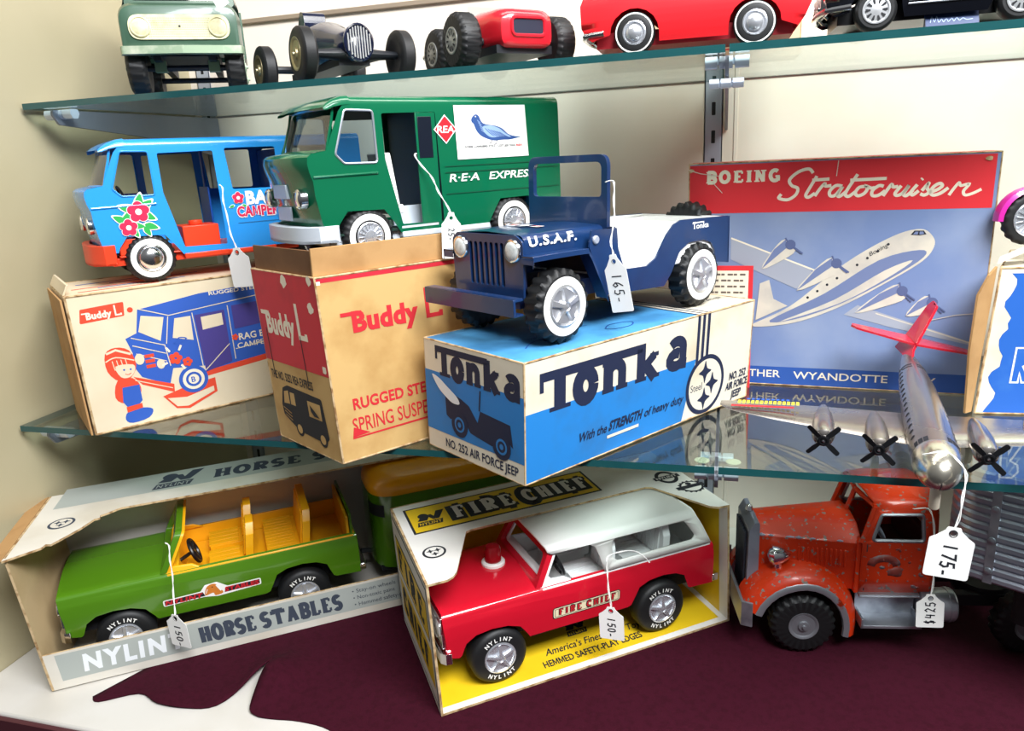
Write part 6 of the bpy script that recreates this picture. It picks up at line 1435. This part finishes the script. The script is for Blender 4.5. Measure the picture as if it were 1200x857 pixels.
def saloon(root, paint, kind):
    # x forward; lower body as lofted sections with wheel arches cut into the sides
    red = kind == 'coupe'
    if red:
        prof = [(9.0, 1.7), (9.4, 2.4), (9.5, 4.2), (9.1, 5.2), (6, 5.5), (3, 5.5), (-4, 5.5), (-7.8, 5.3), (-9.0, 4.6), (-9.35, 3.4), (-8.7, 1.9)]
        wf, wr_, r, zb = 4.85, -4.85, 1.7, .95; hw = 4.2; top = [(2.2, 5.5), (.6, 7.4), (-3.2, 7.5), (-6.2, 5.5)]
    else:
        prof = [(8.2, 1.6), (8.5, 2.5), (8.2, 3.6), (4.5, 3.9), (3.2, 4.0), (-9.5, 4.1), (-13.3, 3.9), (-13.6, 2.4), (-13.2, 1.3)]
        wf, wr_, r, zb = 4.85, -4.85, 1.5, .9; hw = 4.1; top = [(2.8, 4.0), (1.0, 5.9), (-7.5, 6.0), (-9.6, 4.1)]
    def archp(c): return [(c+(r+.35)*math.cos(math.radians(a)), r+(r+.22)*math.sin(math.radians(a))) for a in range(0, 181, 20)]
    x0, x1 = prof[-1][0], prof[0][0]
    low = [(x1-.4, 1.35)]+[(p[0], max(p[1], zb+.25)) for p in archp(wf)]+[(wf-2.0, zb), (wr_+2.0, zb)]+[(p[0], max(p[1], zb+.25)) for p in archp(wr_)]+[(x0+.4, 1.3)]
    outline = prof+low[::-1] if False else prof+[(x0+.5, 1.25)]+[(p[0], max(p[1], 1.2)) for p in archp(wr_)[::-1]]+[(wr_+2.05, zb), (wf-2.05, zb)]+[(p[0], max(p[1], 1.2)) for p in archp(wf)[::-1]]+[(x1-.5, 1.3)]
    def yb(x, z):   # body side: bulged at the belt, tucked under and towards the ends
        k = 1-.12*max(0, (abs(x+.5)-6)/4)**2
        return hw*k*(1-.05*((z-2.9)/1.4)**2)
    m = MB()
    for s in (1, -1):
        m.sheet(outline, lambda u, v, s=s: (u, s*yb(u, v), v), (), frange(x0, x1, 14), [1.6, 2.2, 2.9, 3.4, 3.9])
    # top and ends: strip between both sides
    rows = [[(x, yb(x, z)*k, z+.18*(1-k*k)*(1 if z > 4 else 0)) for k in (1, .6, .2, -.2, -.6, -1)] for x, z in prof]
    m.loft(rows, False, False)
    m.build('body', paint, root, recalc=False, angle=45)
    c = MB(); rg = []
    for (x, z), k in zip(top, (1, .84, .84, 1)): rg.append([(x, y*k*(hw-.3), z-(0 if abs(y) < .9 else .12)) for y in (1, .85, .4, 0, -.4, -.85, -1)])
    c.loft(rg, False, False)
    for s in (1, -1): c.add([(x, s*(hw-.3)*(1 if i in (0, 3) else .84), z-.1) for i, (x, z) in enumerate(top)], [[0, 1, 2, 3]], 1)
    c.build('cabin', [paint, M('dark_window', '0E1522', .3)], root, recalc=False)
    u = MB(); u.box(x0+.8, x1-.8, -hw+1.3, hw-1.3, .75, 2.0); u.tube([(wf, -3.3, r), (wf, 3.3, r)], .2); u.tube([(wr_, -3.3, r), (wr_, 3.3, r)], .2)
    u.build('underside', M('underside_red', 'A81A26', .4) if red else PBLACK, root)
    for xx, sg in ((x1, 1), (x0, -1))[:1 if red else 2]:
        b = MB()
        b.tube([(xx-sg*1.6, 3.95, 1.9), (xx+sg*.1, 3.6, 1.8), (xx+sg*.45, 1.5, 1.8), (xx+sg*.5, 0, 1.8), (xx+sg*.45, -1.5, 1.8), (xx+sg*.1, -3.6, 1.8), (xx-sg*1.6, -3.95, 1.9)], .24, 8)
        for s in (1, -1): b.tube([(xx-.3*sg, s*1.4, 1.5), (xx+.5*sg, s*1.4, 2.3)], .16, 6)
        b.build('front_bumper' if sg > 0 else 'rear_bumper', CHROME, root)
    if not red:
        t = MB()
        for s in (1, -1):
            for z in (1.75, 2.0, 2.25): t.tube([(wf-2.2, s*(hw*(1-.05*((z-2.9)/1.4)**2)+.03), z), (wr_+2.2, s*(hw*(1-.05*((z-2.9)/1.4)**2)+.03), z)], .07, 6)
            t.tube([(wf+2.2, s*3.95, 1.9), (8.0, s*3.75, 1.95)], .07, 6)
        t.build('side_trim', M('trim_silver', 'BFC4CC', .3, .7), root)
        g = MB()
        for k in range(7): g.box(8.42, 8.62, -2.4+.75*k, -2.2+.75*k, 1.8, 3.3)
        g.build('grille', CHROME, root)
    for s in (1, -1):
        h = MB(); h.lathe([(.6, -.2), (.6, .1), (.45, .2), (.02, .25)], 18, 'x', (x1+.1, s*3.0, 2.9)); h.build('headlight', CHROME, root)
    w = wheel(root, (wf, hw-.7, r), r, 1.3, 'moon' if red else 'alloy', .58 if red else .66, (.86, .93) if red else None, 0, 1, hubm=M('hub_bright', 'DDE0E6', .26, .75) if red else M('alloy_silver', 'D9DBDD', .3, .6), letters=None if red else 'NYLINT'[:0] or None)
    copy_part(w, root, (wr_, hw-.7, r)); copy_part(w, root, (wf, -hw+.7, r), PI); copy_part(w, root, (wr_, -hw+.7, r), PI)
rc = thing('toy_coupe', 'shiny red toy coupe with chrome hubcaps on the upper shelf', 'toy car', (-3.1, 14.9, ZT+.02), 1)
rc.rotation_euler = (0, 0, math.radians(181))
saloon(rc, M('paint_signal_red', 'E8262E', .2, coat=.6), 'coupe')
bc = thing('toy_sedan', 'black toy sedan with ten-slot silver wheels at the right of the upper shelf', 'toy car', (15.3, 13.0, ZT+.02), 181)
saloon(bc, M('paint_gloss_black', '0D0F16', .15, coat=.8), 'sedan')
# carton behind the red coupe and plaque under the black car
m = MB(); UB = Carton((-12.2, 21.5), (-.2, 5.0), (18.5, .6), 8.5, ZT+.07, (0, 0)); m = UB.solid([0]*6); sf = Surf(m, UB.face('front')); sf.text('BARBECUE', 1.5, .75, .7, 1, .01, 0) if False else sf.text('BA', 1.35, .7, .75, 1, 1.3, .02)
for x0, x1 in ((10.2, 12.4), (12.7, 14.0)): sf.rect(x0, .9, x1, 1.0, 1)
UB.worn_edges(m, 2, .06)
tag(m.build('carton', [M('carton_buff', 'CDB893', .75, col2='B8A27C', scale=12), pred, KEDGE], recalc=False), 'buff carton behind the red coupe on the upper shelf', 'box')
m = MB(); X0, X1 = 14.1, 17.7; q = quadmap((X0, 9.3, ZT+.03), (X1, 9.35, ZT+.03), (X1, 9.9, ZT+1.0), (X0, 9.85, ZT+1.0), 4.4, 1.1)
m.hexa([(X0, 9.3, ZT+.03), (X1, 9.35, ZT+.03), (X1, 10.2, ZT+.03), (X0, 10.15, ZT+.03), (X0, 9.85, ZT+1.0), (X1, 9.9, ZT+1.0), (X1, 10.1, ZT+1.0), (X0, 10.05, ZT+1.0)])
sf = Surf(m, q); sf.stroke(smooth([(.4, .35), (.55, .85), (.75, .4), (.95, .85), (1.1, .35), (1.35, .6), (1.5, .35), (1.75, .6), (1.9, .35), (2.2, .6), (2.35, .35), (2.6, .62), (2.8, .38), (3.1, .55), (3.4, .4), (3.9, .42)], 4), .06, 1)
tag(m.build('plaque', [M('plaque_blue', '14305E', .4), M('plaque_text', '8FA3C4', .5)], recalc=False), 'small blue name plaque in front of the black sedan', 'plaque')

# ---------------------------------------------------------------- pink motorcycle
def motorcycle(root):
    PK = M('plastic_magenta', 'D92BA6', .3, coat=.3)
    w = wheel(root, (0, 0, 2.35), 2.35, 1.1, 'wire', .68, None, 18, 1, depth=.05); copy_part(w, root, (-8.2, 0, 2.35))
    for x in (0, -8.2):
        m = MB()
        m.loft([[(x+R*math.cos(a), y, 2.35+R*math.sin(a)) for y, R in ((-.8, 2.5), (-.6, 2.85), (0, 2.95), (.6, 2.85), (.8, 2.5), (.6, 2.6), (0, 2.7), (-.6, 2.6))] for a in [math.radians(-12+130*k/10) if x == 0 else math.radians(20+120*k/10) for k in range(11)]])
        m.build('front_mudguard' if x == 0 else 'rear_mudguard', PK, root, angle=50)
    m = MB(); m.loft([[(x, hw*math.cos(a), z+h*math.sin(a)) for a in [2*PI*k/16 for k in range(16)]] for x, hw, h, z in ((-1.9, .5, .5, 5.6), (-2.6, 1.0, .9, 5.6), (-4, 1.1, .95, 5.3), (-5.4, .6, .6, 5.0))]); m.build('fuel_tank', PK, root, angle=60)
    m = MB(); m.prism(rp([(-4.9, 5.2), (-5.3, 5.9), (-7.8, 5.7), (-9.6, 6.3), (-9.8, 5.6), (-7.5, 4.9)], .4), lambda u, v, w: (u, -.8+w, v), 1.6); m.build('seat', PBLACK, root, bevel=.2, seg=3)
    m = MB(); m.box(-5.6, -2.9, -.9, .9, 2.0, 4.2); m.lathe([(.9, -1.0), (.9, 1.0)], 18, 'y', (-4, 0, 4.4)); m.tube([(-3, .9, 2), (-9.5, 1.0, 1.9)], .3, 8); m.tube([(-.2, .8, 2.35), (-1.6, .7, 6.8)], .2, 8); m.tube([(-.2, -.8, 2.35), (-1.6, -.7, 6.8)], .2, 8); m.build('engine', CHROME, root, bevel=.05)
    m = MB(); m.tube(smooth([(-3.2, 2.4, 7.0), (-2.2, 2.0, 7.3), (-1.6, .8, 6.9), (-1.6, -.8, 6.9), (-2.2, -2.0, 7.3), (-3.2, -2.4, 7.0)], 4), .17, 8); m.box(-3.6, -2.4, 2.2, 2.8, 6.8, 7.3); m.box(-3.6, -2.4, -2.8, -2.2, 6.8, 7.3); m.build('handlebar', PBLACK, root, bevel=.1)
    m = MB(); m.lathe([(.02, -.7), (.6, -.4), (.75, .1), (.6, .2), (.02, .3)], 18, 'x', (-.9, 0, 6.2)); m.build('headlight', CHROME, root)
    m = MB()
    for s in (1, -1): m.lathe([(.02, -.3), (.32, -.2), (.36, .15), (.02, .25)], 12, 'x', (-1.0, s*1.3, 5.9))
    m.build('turn_signal', M('lens_amber', 'F0701A', .25), root)
mc = thing('toy_motorcycle', 'magenta toy motorcycle with black seat at the right edge on the torn carton', 'toy motorcycle', (25.9, 20.2, 14.95), 186)
mc.rotation_euler = (Matrix.Rotation(math.radians(186), 3, 'Z') @ Matrix.Rotation(math.radians(-9.5), 3, 'Y')).to_euler()
motorcycle(mc)

# ---------------------------------------------------------------- price tags
price_tag((-48.5, 9.2, 17.0), 2.8, 3.8, '', [(-48.5, 9.2, 17.1), (-49.2, 9.6, 18.9), (-49.9, 10.2, 21.5), (-50.3, 10.8, 23.2), (-50.8, 11.2, 23.6)], 'blank price tag hanging from the sky blue camper van', face=-8, roll=-5)
price_tag((-23.4, 5.3, 20.2), 1.7, 3.8, '25-', [(-23.4, 5.3, 20.3), (-24.3, 5.2, 22.2), (-25.1, 5.1, 23.8), (-26.2, 4.9, 25.3), (-26.1, 5.1, 25.6)], 'price tag hanging from the door of the green delivery van', face=25, roll=3)
price_tag((-8.75, 2.6, 16.6), 1.95, 4.5, '165-', [(-8.75, 2.6, 16.7), (-8.9, 2.8, 18.0), (-8.7, 3.2, 20.3), (-8.8, 3.6, 22.5), (-9.4, 3.6, 22.6)], 'price tag reading 165 against the side of the blue jeep', face=-18, roll=-9, lean=4, tsize=.45)
price_tag((-52.6, -3.8, -18.15), 2.8, 3.4, '150-', [(-52.6, -3.8, -18.05), (-53.3, -2.6, -16), (-53.6, -2.0, -13.4), (-53.9, -1.5, -11.6), (-54.4, -1.3, -11.4)], 'price tag reading 150 hanging over the lip of the grey display carton', face=-10, roll=-4)
price_tag((-9.7, 4.5, -17.2), 2.4, 3.3, '150-', [(-9.7, 4.5, -17.1), (-9.9, 4.9, -15.3), (-10.2, 5.6, -12.9), (-9.6, 6.2, -12.2), (-7.7, 7.2, -12.3), (-6.3, 7.6, -13.6)], 'price tag reading 150 hanging from the red fire truck', face=-5, roll=-2)
price_tag((14.89, -8.0, -.1), 2.7, 3.5, '175-', [(14.89, -8.0, 0), (15.3, -7.7, 2.0), (15.4, -6.8, 3.8), (14.4, -6.2, 4.7), (13.2, -5.9, 4.3)], 'large price tag reading 175 hanging from the nose of the silver airplane', face=-3, roll=4)
price_tag((19.25, 11.2, -16.5), 2.4, 3.3, '$425', [(19.25, 11.2, -16.4), (19.3, 11.4, -13.2), (18.9, 11.9, -8.9), (18.5, 12.3, -8.1), (17.3, 12.0, -8.1)], 'small price tag marked $425 hanging from the door of the orange truck', face=4, roll=-3, flip=True, tsize=.36)
price_tag((-48.2, 11.2, 41.7), 1.3, 1.6, '', [(-48.2, 11.2, 41.8), (-48.9, 11.4, 42.2), (-49.6, 11.8, 42.6)], 'small white price tag on the windshield of the sage green truck', face=10, roll=-28)
